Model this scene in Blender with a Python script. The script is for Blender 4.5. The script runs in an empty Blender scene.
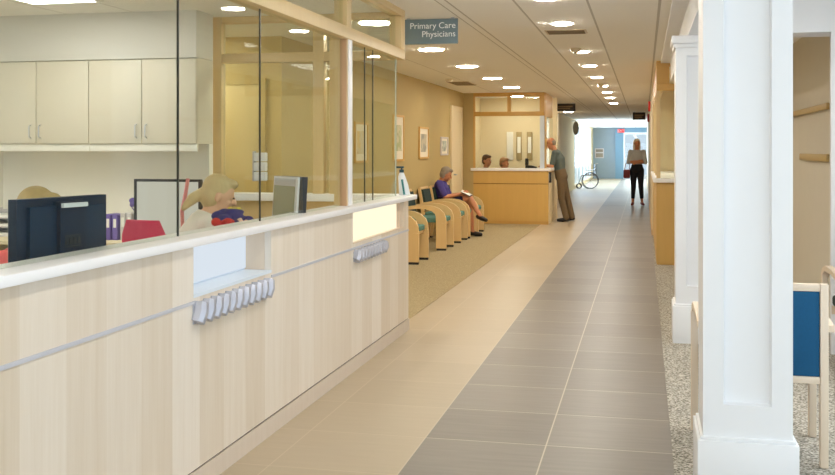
import bpy, bmesh, math, random
from mathutils import Vector as V, Matrix
random.seed(7)
PI = math.pi
scene = bpy.context.scene
COL = scene.collection

# ------------------------------------------------------------------ materials
def lin(c):
    c = c / 255.0
    return c / 12.92 if c <= 0.04045 else ((c + 0.055) / 1.055) ** 2.4
def rgb(r, g, b): return (lin(r), lin(g), lin(b), 1)
def nodes(name):
    m = bpy.data.materials.new(name); m.use_nodes = True
    nt = m.node_tree; b = nt.nodes['Principled BSDF']
    return m, nt, b
def N(nt, t, **kw):
    n = nt.nodes.new(t)
    for k, v in kw.items(): setattr(n, k, v)
    return n
def mixc(nt, fac, a, b, mode='MIX'):
    n = N(nt, 'ShaderNodeMix', data_type='RGBA', blend_type=mode)
    for i, v in ((0, fac), (6, a), (7, b)):
        if hasattr(v, 'links') or hasattr(v, 'is_linked'): nt.links.new(v, n.inputs[i])
        else: n.inputs[i].default_value = v
    return n.outputs[2]
def mth(nt, op, a, b=None):
    n = N(nt, 'ShaderNodeMath', operation=op)
    for i, v in enumerate((a, b)):
        if v is None: continue
        if hasattr(v, 'is_linked'): nt.links.new(v, n.inputs[i])
        else: n.inputs[i].default_value = v
    return n.outputs[0]
def objco(nt, scale=(1, 1, 1), loc=(0, 0, 0)):
    tc = N(nt, 'ShaderNodeTexCoord'); mp = N(nt, 'ShaderNodeMapping')
    mp.inputs['Scale'].default_value = scale; mp.inputs['Location'].default_value = loc
    nt.links.new(tc.outputs['Object'], mp.inputs['Vector'])
    return mp.outputs['Vector']
def noise(nt, vec, scale, detail=3, rough=.5):
    n = N(nt, 'ShaderNodeTexNoise'); n.inputs['Scale'].default_value = scale
    n.inputs['Detail'].default_value = detail; n.inputs['Roughness'].default_value = rough
    nt.links.new(vec, n.inputs['Vector']); return n.outputs['Fac']
def plain(name, c, rough=.5, var=.06, scale=6, metal=0, bump=0, stretch=(1, 1, 1)):
    m, nt, b = nodes(name)
    v = objco(nt, stretch); f = noise(nt, v, scale)
    c1 = rgb(*c); c0 = tuple(x * (1 - var) for x in c1[:3]) + (1,); c2 = tuple(min(1, x * (1 + var)) for x in c1[:3]) + (1,)
    nt.links.new(mixc(nt, f, c0, c2), b.inputs['Base Color'])
    b.inputs['Roughness'].default_value = rough; b.inputs['Metallic'].default_value = metal
    if bump:
        bp = N(nt, 'ShaderNodeBump'); bp.inputs['Strength'].default_value = bump; bp.inputs['Distance'].default_value = .01
        nt.links.new(f, bp.inputs['Height']); nt.links.new(bp.outputs[0], b.inputs['Normal'])
    return m
def emit(name, c, s):
    m = bpy.data.materials.new(name); m.use_nodes = True; nt = m.node_tree
    nt.nodes.clear(); e = N(nt, 'ShaderNodeEmission'); o = N(nt, 'ShaderNodeOutputMaterial')
    e.inputs[0].default_value = rgb(*c); e.inputs[1].default_value = s
    nt.links.new(e.outputs[0], o.inputs[0]); return m
def glass(name, tint=(248, 251, 248), refl=.45):
    m = bpy.data.materials.new(name); m.use_nodes = True; nt = m.node_tree
    nt.nodes.clear(); o = N(nt, 'ShaderNodeOutputMaterial')
    t = N(nt, 'ShaderNodeBsdfTransparent'); t.inputs[0].default_value = rgb(*tint)
    g = N(nt, 'ShaderNodeBsdfGlossy'); g.inputs['Roughness'].default_value = .01
    ge = N(nt, 'ShaderNodeNewGeometry'); dt = N(nt, 'ShaderNodeVectorMath', operation='DOT_PRODUCT')
    nt.links.new(ge.outputs['Incoming'], dt.inputs[0]); nt.links.new(ge.outputs['Normal'], dt.inputs[1])
    k = mth(nt, 'SUBTRACT', 1.0, mth(nt, 'ABSOLUTE', dt.outputs['Value']))      # Schlick reflectance, equal on both faces of the pane
    f = mth(nt, 'MULTIPLY', mth(nt, 'ADD', .04, mth(nt, 'MULTIPLY', .96, mth(nt, 'POWER', k, 5.0))), refl)
    mx = N(nt, 'ShaderNodeMixShader'); nt.links.new(f, mx.inputs[0])
    nt.links.new(t.outputs[0], mx.inputs[1]); nt.links.new(g.outputs[0], mx.inputs[2])
    nt.links.new(mx.outputs[0], o.inputs[0]); return m
def veneer(name, c, strip=.255, axis=1, off=0, contrast=.07, rough=.42, grain=.06):
    """maple veneer: book-matched vertical strips along an axis with fine grain along z"""
    m, nt, b = nodes(name)
    tc = N(nt, 'ShaderNodeTexCoord'); sx = N(nt, 'ShaderNodeSeparateXYZ'); nt.links.new(tc.outputs['Object'], sx.inputs[0])
    k = mth(nt, 'FLOOR', mth(nt, 'DIVIDE', mth(nt, 'ADD', sx.outputs[axis], off), strip))
    wn = N(nt, 'ShaderNodeTexWhiteNoise', noise_dimensions='1D'); nt.links.new(k, wn.inputs['W'])
    sc = [9, 9, .55]; 
    g = noise(nt, objco(nt, tuple(sc)), 2.2, 5, .6)
    g2 = noise(nt, objco(nt, (60, 60, 1.4)), 1.5, 3, .6)
    par = mth(nt, 'ABSOLUTE', mth(nt, 'MODULO', k, 2.0))
    tone = mth(nt, 'ADD', mth(nt, 'MULTIPLY', wn.outputs[0], .42), mth(nt, 'MULTIPLY', par, .2))
    val = mth(nt, 'ADD', tone, mth(nt, 'MULTIPLY', g, .6))
    val = mth(nt, 'ADD', val, mth(nt, 'MULTIPLY', g2, grain * 4))
    c1 = rgb(*c)
    lo = (c1[0] * (1 - contrast * 1.6), c1[1] * (1 - contrast * 2.4), c1[2] * (1 - contrast * 3.6), 1)
    hi = (min(1, c1[0] * (1 + contrast)), min(1, c1[1] * (1 + contrast)), min(1, c1[2] * (1 + contrast * 1.1)), 1)
    nt.links.new(mixc(nt, val, lo, hi), b.inputs['Base Color'])
    b.inputs['Roughness'].default_value = rough
    return m
def wood(name, c, rough=.4, contrast=.08):
    return veneer(name, c, strip=50, contrast=contrast, rough=rough)
def carpet(name, c, dark, light, scale, amt):
    m, nt, b = nodes(name)
    v = objco(nt)
    f = noise(nt, v, scale, 2, .7); f2 = noise(nt, v, scale * .13, 2, .5)
    r = N(nt, 'ShaderNodeValToRGB'); r.color_ramp.elements[0].position = .5 - amt; r.color_ramp.elements[0].color = rgb(*dark)
    r.color_ramp.elements[1].position = .5 + amt; r.color_ramp.elements[1].color = rgb(*light)
    e = r.color_ramp.elements.new(.5); e.color = rgb(*c)
    nt.links.new(f, r.inputs[0])
    nt.links.new(mixc(nt, mth(nt, 'MULTIPLY', f2, .25), r.outputs[0], rgb(*c)), b.inputs['Base Color'])
    b.inputs['Roughness'].default_value = 1; b.inputs['Specular IOR Level'].default_value = .05
    bp = N(nt, 'ShaderNodeBump'); bp.inputs['Strength'].default_value = .5; bp.inputs['Distance'].default_value = .006
    nt.links.new(f, bp.inputs['Height']); nt.links.new(bp.outputs[0], b.inputs['Normal'])
    return m
def tile_mat():
    m, nt, b = nodes('porcelain_tile')
    tc = N(nt, 'ShaderNodeTexCoord'); mp = N(nt, 'ShaderNodeMapping'); mp.inputs['Location'].default_value = (1.6985, -4.976 + 6, 0)
    nt.links.new(tc.outputs['Object'], mp.inputs['Vector'])
    br = N(nt, 'ShaderNodeTexBrick', offset=0.0, squash=1.0)
    for k, v in (('Scale', 1), ('Mortar Size', .0035), ('Mortar Smooth', .1), ('Bias', 0), ('Brick Width', .6125), ('Row Height', .6)): br.inputs[k].default_value = v
    nt.links.new(mp.outputs[0], br.inputs['Vector'])
    br.inputs['Color1'].default_value = (.25, .25, .25, 1); br.inputs['Color2'].default_value = (.75, .75, .75, 1)
    sx = N(nt, 'ShaderNodeSeparateXYZ'); nt.links.new(tc.outputs['Object'], sx.inputs[0])
    isb = mth(nt, 'LESS_THAN', sx.outputs[0], -1.0855)
    st = noise(nt, objco(nt, (1.2, 14, 1)), 2.0, 5, .65)
    tone = mth(nt, 'ADD', mth(nt, 'MULTIPLY', br.outputs['Color'], .5), mth(nt, 'MULTIPLY', st, .6))
    gray = mixc(nt, tone, rgb(100, 92, 83), rgb(148, 140, 131))
    beige = mixc(nt, tone, rgb(172, 156, 130), rgb(196, 180, 155))
    base = mixc(nt, isb, gray, beige)
    mort = mixc(nt, isb, rgb(188, 176, 158), rgb(198, 182, 158))
    nt.links.new(mixc(nt, br.outputs['Fac'], base, mort), b.inputs['Base Color'])
    b.inputs['Roughness'].default_value = .38
    b.inputs['Specular IOR Level'].default_value = .35
    return m
def ceil_mat():
    m, nt, b = nodes('ceiling_panels')
    tc = N(nt, 'ShaderNodeTexCoord'); sx = N(nt, 'ShaderNodeSeparateXYZ'); nt.links.new(tc.outputs['Object'], sx.inputs[0])
    tot = None
    for x, w in ((-.967, .009), (-.421, .009), (.118, .011), (-1.47, .008), (-1.545, .006), (-2.9, .006), (-4.1, .006), (-4.7, .006)):
        d = mth(nt, 'LESS_THAN', mth(nt, 'ABSOLUTE', mth(nt, 'SUBTRACT', sx.outputs[0], x)), w)
        tot = d if tot is None else mth(nt, 'MAXIMUM', tot, d)
    f = noise(nt, objco(nt), 60, 2)
    c = mixc(nt, f, rgb(240, 236, 230), rgb(247, 245, 240))
    nt.links.new(mixc(nt, mth(nt, 'MULTIPLY', tot, .5), c, rgb(120, 105, 85)), b.inputs['Base Color'])
    b.inputs['Roughness'].default_value = .95
    return m

M = {}
M['desk'] = veneer('maple_veneer', (226, 217, 204), .255, 1, .03, .12)
M['desk_plain'] = wood('maple_edge', (226, 208, 186))
M['kick'] = wood('pinkish_maple_base', (214, 202, 188))
M['ledge'] = plain('white_solid_surface', (248, 248, 250), .3, .01)
M['steel'] = plain('brushed_steel', (205, 207, 214), .32, .04, 30, metal=.85)
M['silver'] = plain('crinkled_silver', (188, 190, 202), .36, .06, 30, metal=.4)
M['strip'] = plain('satin_silver_strip', (198, 198, 206), .5, .03)
M['darkline'] = plain('dark_reveal', (96, 84, 76), .6)
M['lam_white'] = plain('white_laminate', (226, 236, 246), .35, .015)
M['frame'] = wood('glazing_frame_maple', (222, 197, 148), .4, .07)
M['olive'] = wood('olive_brown_wood', (184, 158, 104), .4, .06)
M['groove'] = wood('dark_honey_groove', (150, 108, 52), .5, .05)
M['stop'] = wood('reddish_maple_stop', (196, 158, 122), .4, .06)
M['booth'] = veneer('honey_maple_veneer', (214, 176, 100), .33, 0, .1, .07)
M['booth_plain'] = wood('honey_maple', (210, 168, 92), .4, .07)
M['chair'] = wood('pale_beech', (234, 202, 146), .4, .05)
M['chair_pale'] = wood('whitened_beech', (232, 214, 192), .4, .04)
M['white'] = plain('white_paint', (238, 239, 242), .45, .012)
M['office_white'] = plain('office_white_paint', (246, 242, 232), .6, .012)
M['cab'] = plain('cream_cabinet_laminate', (222, 214, 196), .45, .015)
M['soffit'] = plain('soffit_paint', (220, 216, 208), .6, .012)
M['tan'] = plain('tan_wall_paint', (190, 168, 114), .7, .02)
M['tan2'] = plain('pale_tan_door', (206, 184, 132), .6, .02)
M['beige'] = plain('beige_wall_paint', (212, 206, 192), .7, .02)
M['cream'] = plain('cream_wall_paint', (230, 214, 180), .7, .02)
M['teal_wall'] = plain('grey_teal_wall_paint', (150, 166, 178), .7, .03)
M['blue_wall'] = plain('pale_blue_wall_paint', (128, 165, 190), .7, .03)
M['tile'] = tile_mat()
M['carpet_l'] = carpet('tan_carpet', (172, 157, 124), (140, 124, 96), (194, 178, 146), 70, .22)
M['carpet_r'] = carpet('speckled_grey_carpet', (172, 166, 154), (84, 78, 70), (226, 220, 208), 75, .16)
M['ceil'] = ceil_mat()
M['glass'] = glass('clear_glass')
M['glass_edge'] = plain('dark_glass_edge', (48, 52, 46), .3)
M['glass_edge_lt'] = plain('pale_glass_edge', (196, 206, 198), .2)
M['bluegl'] = plain('pale_blue_glass_edge', (214, 226, 240), .2)
M['lamp'] = emit('warm_lamp', (255, 248, 235), 205)
M['lamp_w'] = emit('waiting_lamp', (255, 246, 228), 100)
M['troffer'] = emit('office_troffer', (255, 251, 246), 15)
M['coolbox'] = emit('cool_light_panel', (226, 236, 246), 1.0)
M['lightbox'] = emit('niche_lightbox', (255, 245, 212), 1.2)
M['trim_w'] = plain('lamp_trim_white', (240, 236, 228), .4)
M['vent'] = plain('vent_enamel', (208, 192, 164), .5)
M['vent_d'] = plain('vent_slot_dark', (130, 112, 88), .7)
M['sign'] = plain('slate_sign', (112, 130, 138), .5, .03)
M['letter'] = plain('white_letters', (240, 243, 244), .5, .01)
M['dark_sign'] = plain('dark_brown_sign', (46, 36, 26), .5)
M['sign_txt'] = plain('tan_sign_lettering', (128, 104, 70), .5)
M['notice'] = plain('brown_notice', (170, 150, 108), .6)
M['red'] = plain('alarm_red', (206, 44, 36), .4)
M['red_e'] = emit('exit_red', (250, 24, 24), 1.2)
M['black'] = plain('black_plastic', (22, 22, 24), .4)
M['navy'] = plain('navy_black_plastic', (6, 34, 60), .5, .05); M['navy'].node_tree.nodes['Principled BSDF'].inputs['Specular IOR Level'].default_value = .2
M['navy2'] = plain('navy_plastic_raised', (10, 42, 70), .5, .05); M['navy2'].node_tree.nodes['Principled BSDF'].inputs['Specular IOR Level'].default_value = .2
M['navy3'] = plain('navy_plastic_logo', (14, 26, 38), .5)
M['screen_w'] = emit('lit_white_screen', (236, 230, 214), .72)
M['screen_g'] = plain('grey_green_screen', (140, 144, 118), .25, .05, 4)
M['grey_pl'] = plain('grey_plastic', (176, 178, 182), .4)
M['silver_pl'] = plain('silver_plastic', (218, 220, 224), .35)
M['crimson'] = plain('crimson_fabric', (216, 48, 92), .9, .08, 60, bump=.2)
M['salmon'] = plain('salmon_fabric', (246, 116, 116), .9, .06, 60)
M['blue'] = plain('blue_upholstery', (4, 82, 124), .85, .12, 90)
M['tealf'] = plain('teal_upholstery', (94, 142, 134), .9, .1, 60)
M['tealdark'] = plain('dark_teal_upholstery', (36, 58, 58), .9, .1, 60)
M['purple'] = plain('purple_card', (112, 92, 172), .6)
M['palegrey'] = plain('pale_grey_card', (206, 200, 200), .6)
M['paper'] = plain('paper', (244, 242, 236), .8, .01)
M['skin'] = plain('skin', (226, 178, 146), .55, .04)
M['skin_r'] = plain('tanned_skin', (202, 136, 98), .55, .05)
M['skin_d'] = plain('brown_skin', (176, 118, 84), .55, .05)
M['blonde'] = plain('blonde_hair', (206, 184, 136), .6, .16, 12, stretch=(6, 6, 1))
M['blonde2'] = plain('dark_blonde_hair', (190, 164, 112), .6, .16, 12, stretch=(6, 6, 1))
M['greyhair'] = plain('grey_hair', (150, 138, 122), .7, .15, 20)
M['brownhair'] = plain('dark_brown_hair', (66, 40, 28), .6, .15, 20)
M['ltbrown'] = plain('light_brown_hair', (150, 110, 74), .6, .15, 20)
M['palehair'] = plain('pale_blonde_hair', (236, 226, 202), .6, .12, 14)
M['whitecloth'] = plain('white_cloth', (240, 236, 228), .9, .03, 14)
M['violet'] = plain('violet_shirt', (80, 70, 146), .9, .08, 14)
M['navycloth'] = plain('dark_navy_cloth', (34, 32, 62), .9, .1, 14)
M['greygreen'] = plain('grey_green_shirt', (96, 108, 104), .9, .06, 14)
M['khaki'] = plain('brown_khaki', (116, 98, 74), .9, .07, 14)
M['blackcloth'] = plain('black_cloth', (24, 24, 30), .9, .1, 14)
M['greytop'] = plain('grey_white_top', (190, 190, 186), .9, .06, 14)
M['tancloth'] = plain('tan_cardigan', (186, 156, 116), .9, .06, 14)
M['shoe'] = plain('black_leather', (26, 22, 20), .4)
M['shoe_r'] = plain('reddish_shoe_leather', (120, 44, 40), .5)
M['bag'] = plain('dark_red_leather', (124, 36, 36), .5)
M['eye'] = plain('dark_eye', (40, 30, 26), .2)
M['lip'] = plain('lip', (176, 92, 84), .5)
M['cobalt'] = plain('cobalt_cloth', (28, 28, 112), .8, .2, 30)
M['brightred'] = plain('bright_red_cloth', (206, 34, 30), .8, .1, 30)
M['yellow'] = plain('yellow_cloth', (228, 204, 66), .8, .08, 30)
M['peach'] = plain('peach_cloth', (240, 206, 184), .8, .05, 30)
M['teal'] = plain('teal_plastic', (18, 120, 122), .35)
M['darkteal'] = plain('dark_teal_cap', (20, 62, 72), .35)
M['bottle'] = plain('white_bottle', (236, 240, 242), .3)
M['pink'] = plain('pink_ribbon', (222, 140, 140), .7)
M['art_mat'] = plain('picture_mat', (240, 232, 214), .7, .01)
M['rubber'] = plain('rubber', (40, 40, 42), .8)
M['tyre'] = plain('grey_tyre', (104, 104, 108), .8)
M['chrome'] = plain('chrome', (210, 214, 220), .2, .02, metal=.9)
def art(name, c1, c2, c3, sc):
    m, nt, b = nodes(name)
    f = noise(nt, objco(nt), sc, 3)
    r = N(nt, 'ShaderNodeValToRGB'); r.color_ramp.elements[0].position = .38; r.color_ramp.elements[0].color = rgb(*c1)
    r.color_ramp.elements[1].position = .62; r.color_ramp.elements[1].color = rgb(*c3)
    e = r.color_ramp.elements.new(.5); e.color = rgb(*c2); nt.links.new(f, r.inputs[0])
    nt.links.new(r.outputs[0], b.inputs['Base Color']); b.inputs['Roughness'].default_value = .5
    return m
ARTS = [art('print_landscape', (228, 196, 132), (214, 206, 180), (196, 150, 84), 3), art('print_botanical', (176, 182, 130), (214, 208, 176), (150, 150, 96), 6),
        art('print_grey', (196, 188, 164), (150, 150, 140), (222, 214, 190), 5), art('print_small', (200, 206, 196), (150, 158, 150), (226, 222, 206), 8)]

# ------------------------------------------------------------------ mesh builder
class MB:
    def __init__(s): s.bm = bmesh.new()
    def _mark(s): return set(s.bm.verts)
    def box(s, x0, x1, y0, y1, z0, z1, bev=0, rz=0, piv=None):
        r = bmesh.ops.create_cube(s.bm, size=1); vs = r['verts']
        for v in vs: v.co = V(((x0 + x1) / 2 + v.co.x * (x1 - x0), (y0 + y1) / 2 + v.co.y * (y1 - y0), (z0 + z1) / 2 + v.co.z * (z1 - z0)))
        if bev:
            es = list({e for v in vs for e in v.link_edges})
            res = bmesh.ops.bevel(s.bm, geom=es, offset=bev, segments=2, profile=.5, affect='EDGES')
            vs = res['verts']
        return s
    def bar(s, p0, p1, w, h, up=(0, 0, 1)):
        p0, p1 = V(p0), V(p1); d = (p1 - p0).normalized(); a = d.cross(V(up))
        if a.length < 1e-4: a = d.cross(V((0, 1, 0)))
        a.normalize(); b = a.cross(d)
        vs = [s.bm.verts.new(p + a * i * w / 2 + b * j * h / 2) for p in (p0, p1) for i, j in ((-1, -1), (1, -1), (1, 1), (-1, 1))]
        for f in ((3, 2, 1, 0), (4, 5, 6, 7), (0, 1, 5, 4), (1, 2, 6, 5), (2, 3, 7, 6), (3, 0, 4, 7)): s.bm.faces.new([vs[i] for i in f])
        return s
    def loft(s, rings, caps=True):
        R = [[s.bm.verts.new(p) for p in r] for r in rings]; n = len(R[0])
        for a, b in zip(R, R[1:]):
            for i in range(n): s.bm.faces.new((a[i], a[(i + 1) % n], b[(i + 1) % n], b[i]))
        if caps: s.bm.faces.new(R[0][::-1]); s.bm.faces.new(R[-1])
        return s
    def tube(s, path, rad, n=10):
        P = [V(p) for p in path]; rr = rad if isinstance(rad, (list, tuple)) else [rad] * len(P)
        rings = []; a = None
        for i, p in enumerate(P):
            d = (P[min(i + 1, len(P) - 1)] - P[max(i - 1, 0)]).normalized()
            if a is None: a = d.cross(V((0, 0, 1)) if abs(d.z) < .9 else V((1, 0, 0)))
            a = (a - d * a.dot(d)).normalized(); b = d.cross(a)
            rings.append([p + a * math.cos(t * 2 * PI / n) * rr[i] + b * math.sin(t * 2 * PI / n) * rr[i] for t in range(n)])
        return s.loft(rings)
    def cyl(s, p0, p1, r0, r1=None, n=20): return s.tube([p0, p1], [r0, r0 if r1 is None else r1], n)
    def ell(s, c, r, axes=None, u=16, v=10):
        res = bmesh.ops.create_uvsphere(s.bm, u_segments=u, v_segments=v, radius=1); c = V(c)
        A = axes or (V((1, 0, 0)), V((0, 1, 0)), V((0, 0, 1)))
        for w in res['verts']: w.co = c + A[0] * w.co.x * r[0] + A[1] * w.co.y * r[1] + A[2] * w.co.z * r[2]
        return s
    def cap(s, p0, p1, r0, r1, n=12):
        p0, p1 = V(p0), V(p1); d = p1 - p0
        if d.length < 1e-5: return s.ell(p0, (r0,) * 3)
        s.ell(p0, (r0,) * 3, u=n, v=8); s.ell(p1, (r1,) * 3, u=n, v=8); return s.cyl(p0, p1, r0, r1, n)
    def prism(s, poly, axis, a, b):
        def P(u, v, w): return {'x': (w, u, v), 'y': (u, w, v), 'z': (u, v, w)}[axis]
        A = [s.bm.verts.new(P(u, v, a)) for u, v in poly]; B = [s.bm.verts.new(P(u, v, b)) for u, v in poly]; n = len(A)
        s.bm.faces.new(A[::-1]); s.bm.faces.new(B)
        for i in range(n): s.bm.faces.new((A[i], A[(i + 1) % n], B[(i + 1) % n], B[i]))
        return s
    def ribbon(s, path, y0, y1):   # path of (x, z, half width), swept as a flat bent strip between y0 and y1
        rings = []
        for i, (x, z, w) in enumerate(path):
            a = path[max(i - 1, 0)]; b = path[min(i + 1, len(path) - 1)]
            d = V((b[0] - a[0], 0, b[1] - a[1])).normalized(); nrm = V((-d.z, 0, d.x))
            p = V((x, 0, z)) + nrm * w; q = V((x, 0, z)) - nrm * w
            rings.append([V((p.x, y0, p.z)), V((p.x, y1, p.z)), V((q.x, y1, q.z)), V((q.x, y0, q.z))])
        return s.loft(rings)
    def mesh(s, name, mat, off=None, smooth=True):
        if off is not None: bmesh.ops.translate(s.bm, verts=s.bm.verts, vec=-V(off))
        bmesh.ops.recalc_face_normals(s.bm, faces=s.bm.faces)
        me = bpy.data.meshes.new(name); s.bm.to_mesh(me); s.bm.free()
        if mat: me.materials.append(mat)
        if smooth:
            for p in me.polygons: p.use_smooth = True
            me.set_sharp_from_angle(angle=math.radians(32))
        return me

def link(o, parent=None):
    COL.objects.link(o)
    if parent is not None: o.parent = parent
    return o
def obj(name, mb, mat, parent=None, world=True, label=None):
    """one mesh object; when WORLD its builder used world coordinates and its parent stands somewhere"""
    off = parent_loc(parent) if (parent is not None and world) else None
    o = link(bpy.data.objects.new(name, mb.mesh(name, mat, off)), parent)
    if label: o['label'] = label
    return o
def parent_loc(p):
    l = V((0, 0, 0))
    while p is not None: l = l + p.location; p = p.parent
    return l
def tag(o, label, cat, group=None):
    o['label'] = label; o['category'] = cat
    if group: o['group'] = group
    return o
def thing(name, label, cat, loc=(0, 0, 0), rz=0, group=None):
    o = bpy.data.objects.new(name, None); link(o); o.location = loc; o.rotation_euler = (0, 0, rz); o.empty_display_size = .1
    return tag(o, label, cat, group)
def struct(name, mb, mat, label=None, parent=None):
    o = obj(name, mb, mat, parent)
    if parent is None: o['kind'] = 'structure'
    if label: o['label'] = label
    return o
def sroot(name, label=None, loc=(0, 0, 0)):
    o = bpy.data.objects.new(name, None); link(o); o.location = loc; o['kind'] = 'structure'
    if label: o['label'] = label
    return o
def dup(root, loc, rz=None, label=None):
    def cp(o, par):
        c = o.copy(); COL.objects.link(c); c.parent = par
        for ch in list(o.children): cp(ch, c)
        return c
    r = cp(root, None); r.location = loc
    if rz is not None: r.rotation_euler = (0, 0, rz)
    if label: r['label'] = label
    return r
ORD = ['nearest', 'second', 'third', 'fourth', 'fifth', 'sixth', 'seventh', 'eighth', 'ninth', 'tenth', 'eleventh', 'twelfth']

# ------------------------------------------------------------------ setting
CZ = 2.6
struct('floor', MB().box(-2.7, .15, -3, 56, -.08, 0), M['tile'], 'grey and beige porcelain tile corridor floor')
struct('floor_left', MB().box(-6.2, -1.98, -3, 19.7, -.06, .004), M['carpet_l'], 'tan carpet of the waiting area')
struct('floor_right', MB().box(.134, 2.3, -3, 17.8, -.06, .004), M['carpet_r'], 'speckled grey carpet beside the columns')
struct('ceiling', MB().box(-6.3, 2.4, -3.1, 56, CZ, CZ + .12), M['ceil'], 'panelled ceiling with long seams')
struct('wall_office', MB().box(-5.65, -5.53, -3, 7.95, 0, CZ), M['office_white'])
struct('wall_cabinets', MB().box(-5.65, -3.57, 7.82, 7.9, 0, CZ), M['office_white'])
struct('trim_1', MB().box(-5.53, -3.535, 7.5, 7.82, 2.215, CZ), M['soffit'], 'white soffit above the wall cabinets')
# low wall and glazing at the far end of the office
struct('wall_office_end', MB().box(-3.62, -1.96, 7.93, 8.05, 0, 1.04), M['frame'])
w2 = sroot('window_2', 'maple framed interior window at the far end of the office')
struct('sill', MB().box(-3.62, -1.98, 7.86, 8.12, 1.04, 1.10, .006), M['ledge'], None, w2)
for x0, x1 in ((-3.65, -3.52), (-2.70, -2.605), (-2.555, -2.48)):
    struct('mullion', MB().box(x0, x1, 7.955, 8.05, 1.10, CZ, .004), M['frame'], None, w2)
struct('rail', MB().box(-3.515, -1.98, 7.96, 8.045, 2.208, 2.285, .004), M['frame'], None, w2)
struct('rail', MB().box(-3.515, -1.98, 7.96, 8.045, 2.545, CZ, .004), M['frame'], None, w2)
for x0, x1 in ((-3.52, -2.70), (-2.605, -2.555), (-2.48, -1.985)):
    struct('pane', MB().box(x0, x1, 8.0, 8.008, 1.10, 2.208), M['glass'], None, w2)
    struct('pane', MB().box(x0, x1, 8.0, 8.008, 2.285, 2.545), M['glass'], None, w2)
# front glazing over the desk ledge
w1 = sroot('window_1', 'glass screen with maple beam over the reception desk')
struct('header_beam', MB().box(-2.0, -1.9, -2.9, 7.93, 2.20, 2.28, .004), M['frame'], None, w1)
struct('head_rail', MB().box(-2.0, -1.9, -2.9, 7.93, 2.545, CZ, .004), M['frame'], None, w1)
struct('post', MB().box(-2.01, -1.92, 6.36, 6.47, 1.095, CZ, .004), M['frame'], None, w1)
struct('post', MB().box(-2.0, -1.9, 7.8, 7.93, 2.28, 2.545, .004), M['frame'], None, w1)
struct('post_trim', MB().box(-1.92, -1.908, 6.375, 6.45, 1.095, 2.20, .002), M['ledge'], None, w1)
struct('post_stop', MB().box(-1.965, -1.92, 6.35, 6.36, 1.095, 2.20, .002), M['stop'], None, w1)
ys = [-2.9, 0.9, 2.4, 3.958, 4.897, 6.36]
for a, b in zip(ys, ys[1:]):
    struct('pane', MB().box(-1.955, -1.947, a + .004, b - .004, 1.095, 2.20), M['glass'], None, w1)
    struct('pane_edge', MB().box(-1.955, -1.947, b - .004, b + .004, 1.095, 2.20), M['glass_edge'], None, w1) if b < 6 else None
for a, b in ((6.47, 6.9), (6.9, 7.12), (7.12, 7.82)):
    struct('pane', MB().box(-1.955, -1.947, a + .004, b - .004, 1.095, 2.20), M['glass'], None, w1)
    struct('pane_edge', MB().box(-1.955, -1.947, b - .004, b + .004, 1.095, 2.20), M['glass_edge'] if b < 7.5 else M['glass_edge_lt'], None, w1)
for a, b in ((-2.9, 6.36), (6.47, 7.8)):
    struct('pane', MB().box(-1.955, -1.947, a, b, 2.28, 2.545), M['glass'], None, w1)
# waiting area
struct('wall_left', MB().box(-3.62, -3.52, 9.41, 19.75, 0, CZ), M['tan'])
struct('wall_alcove', MB().box(-5.6, -3.62, 9.41, 9.51, 0, CZ), M['tan'])
struct('wall_alcove_side', MB().box(-5.7, -5.6, 7.95, 9.51, 0, CZ), M['tan'])
d2 = sroot('door_2', 'flush door in the alcove behind the office')
struct('door_leaf', MB().box(-4.12, -3.74, 9.385, 9.41, 0, 2.12, .003), M['tan2'], None, d2)
struct('door_casing', MB().box(-4.18, -4.12, 9.375, 9.41, 0, 2.18).box(-3.74, -3.68, 9.375, 9.41, 0, 2.18).box(-4.12, -3.74, 9.375, 9.41, 2.12, 2.18), M['tan'], None, d2)
struct('baseboard_left', MB().box(-3.52, -3.508, 9.41, 18.2, 0, .1), M['frame'])
d1 = sroot('door_1', 'cream door in the tan wall near the far counter')
struct('door_leaf', MB().box(-3.52, -3.495, 18.42, 19.3, 0, 2.2, .003), M['cream'], None, d1)
struct('door_casing', MB().box(-3.52, -3.485, 18.3, 18.42, 0, 2.3, .003).box(-3.52, -3.485, 19.3, 19.42, 0, 2.3, .003).box(-3.52, -3.485, 18.42, 19.3, 2.2, 2.3, .003), M['cream'], None, d1)
hd = struct('door_handle', MB().cyl((-3.495, 18.52, 1.0), (-3.45, 18.52, 1.0), .012).cyl((-3.45, 18.52, 1.0), (-3.45, 18.63, 1.0), .01), M['steel'], None, d1)
struct('wall_return', MB().box(-3.62, -3.32, 19.7, 19.82, 0, CZ), M['tan'])
struct('wall_booth_back', MB().box(-3.62, -1.84, 21.8, 21.9, 0, CZ), M['cream'])
struct('wall_booth_left', MB().box(-3.62, -3.52, 19.82, 21.8, 0, CZ), M['cream'])
# far corridor
struct('wall_far_left', MB().box(-2.7, -2.55, 21.9, 38, 0, CZ).box(-2.7, -2.55, 38, 50, 2.45, CZ).box(-2.7, -2.55, 38, 50, 0, .12).box(-2.7, -2.55, 50, 52.2, 0, CZ), M['cream'])
w5 = sroot('window_5', 'bright window wall along the far end of the corridor')
for y in (38.05, 40.4, 42.8, 45.2, 47.6, 49.95):
    struct('mullion', MB().box(-2.66, -2.56, y - .06, y + .06, .12, 2.45), M['white'], None, w5)
struct('pane', MB().box(-2.63, -2.62, 38, 50, .12, 2.45), M['glass'], None, w5)
struct('wall_end', MB().box(-2.7, -1.42, 52, 52.15, 0, CZ), M['teal_wall'])
struct('wall_end_right', MB().box(-1.42, -1.02, 51.9, 52.15, 0, CZ).box(-1.02, .3, 51.9, 52.15, 2.36, CZ), M['blue_wall'])
d3 = sroot('door_3', 'bright white glazed door at the end of the corridor')
struct('door_casing', MB().box(-1.02, -.94, 51.88, 52.0, 0, 2.36).box(-.94, .13, 51.88, 52.0, 2.26, 2.36), M['white'], None, d3)
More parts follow.
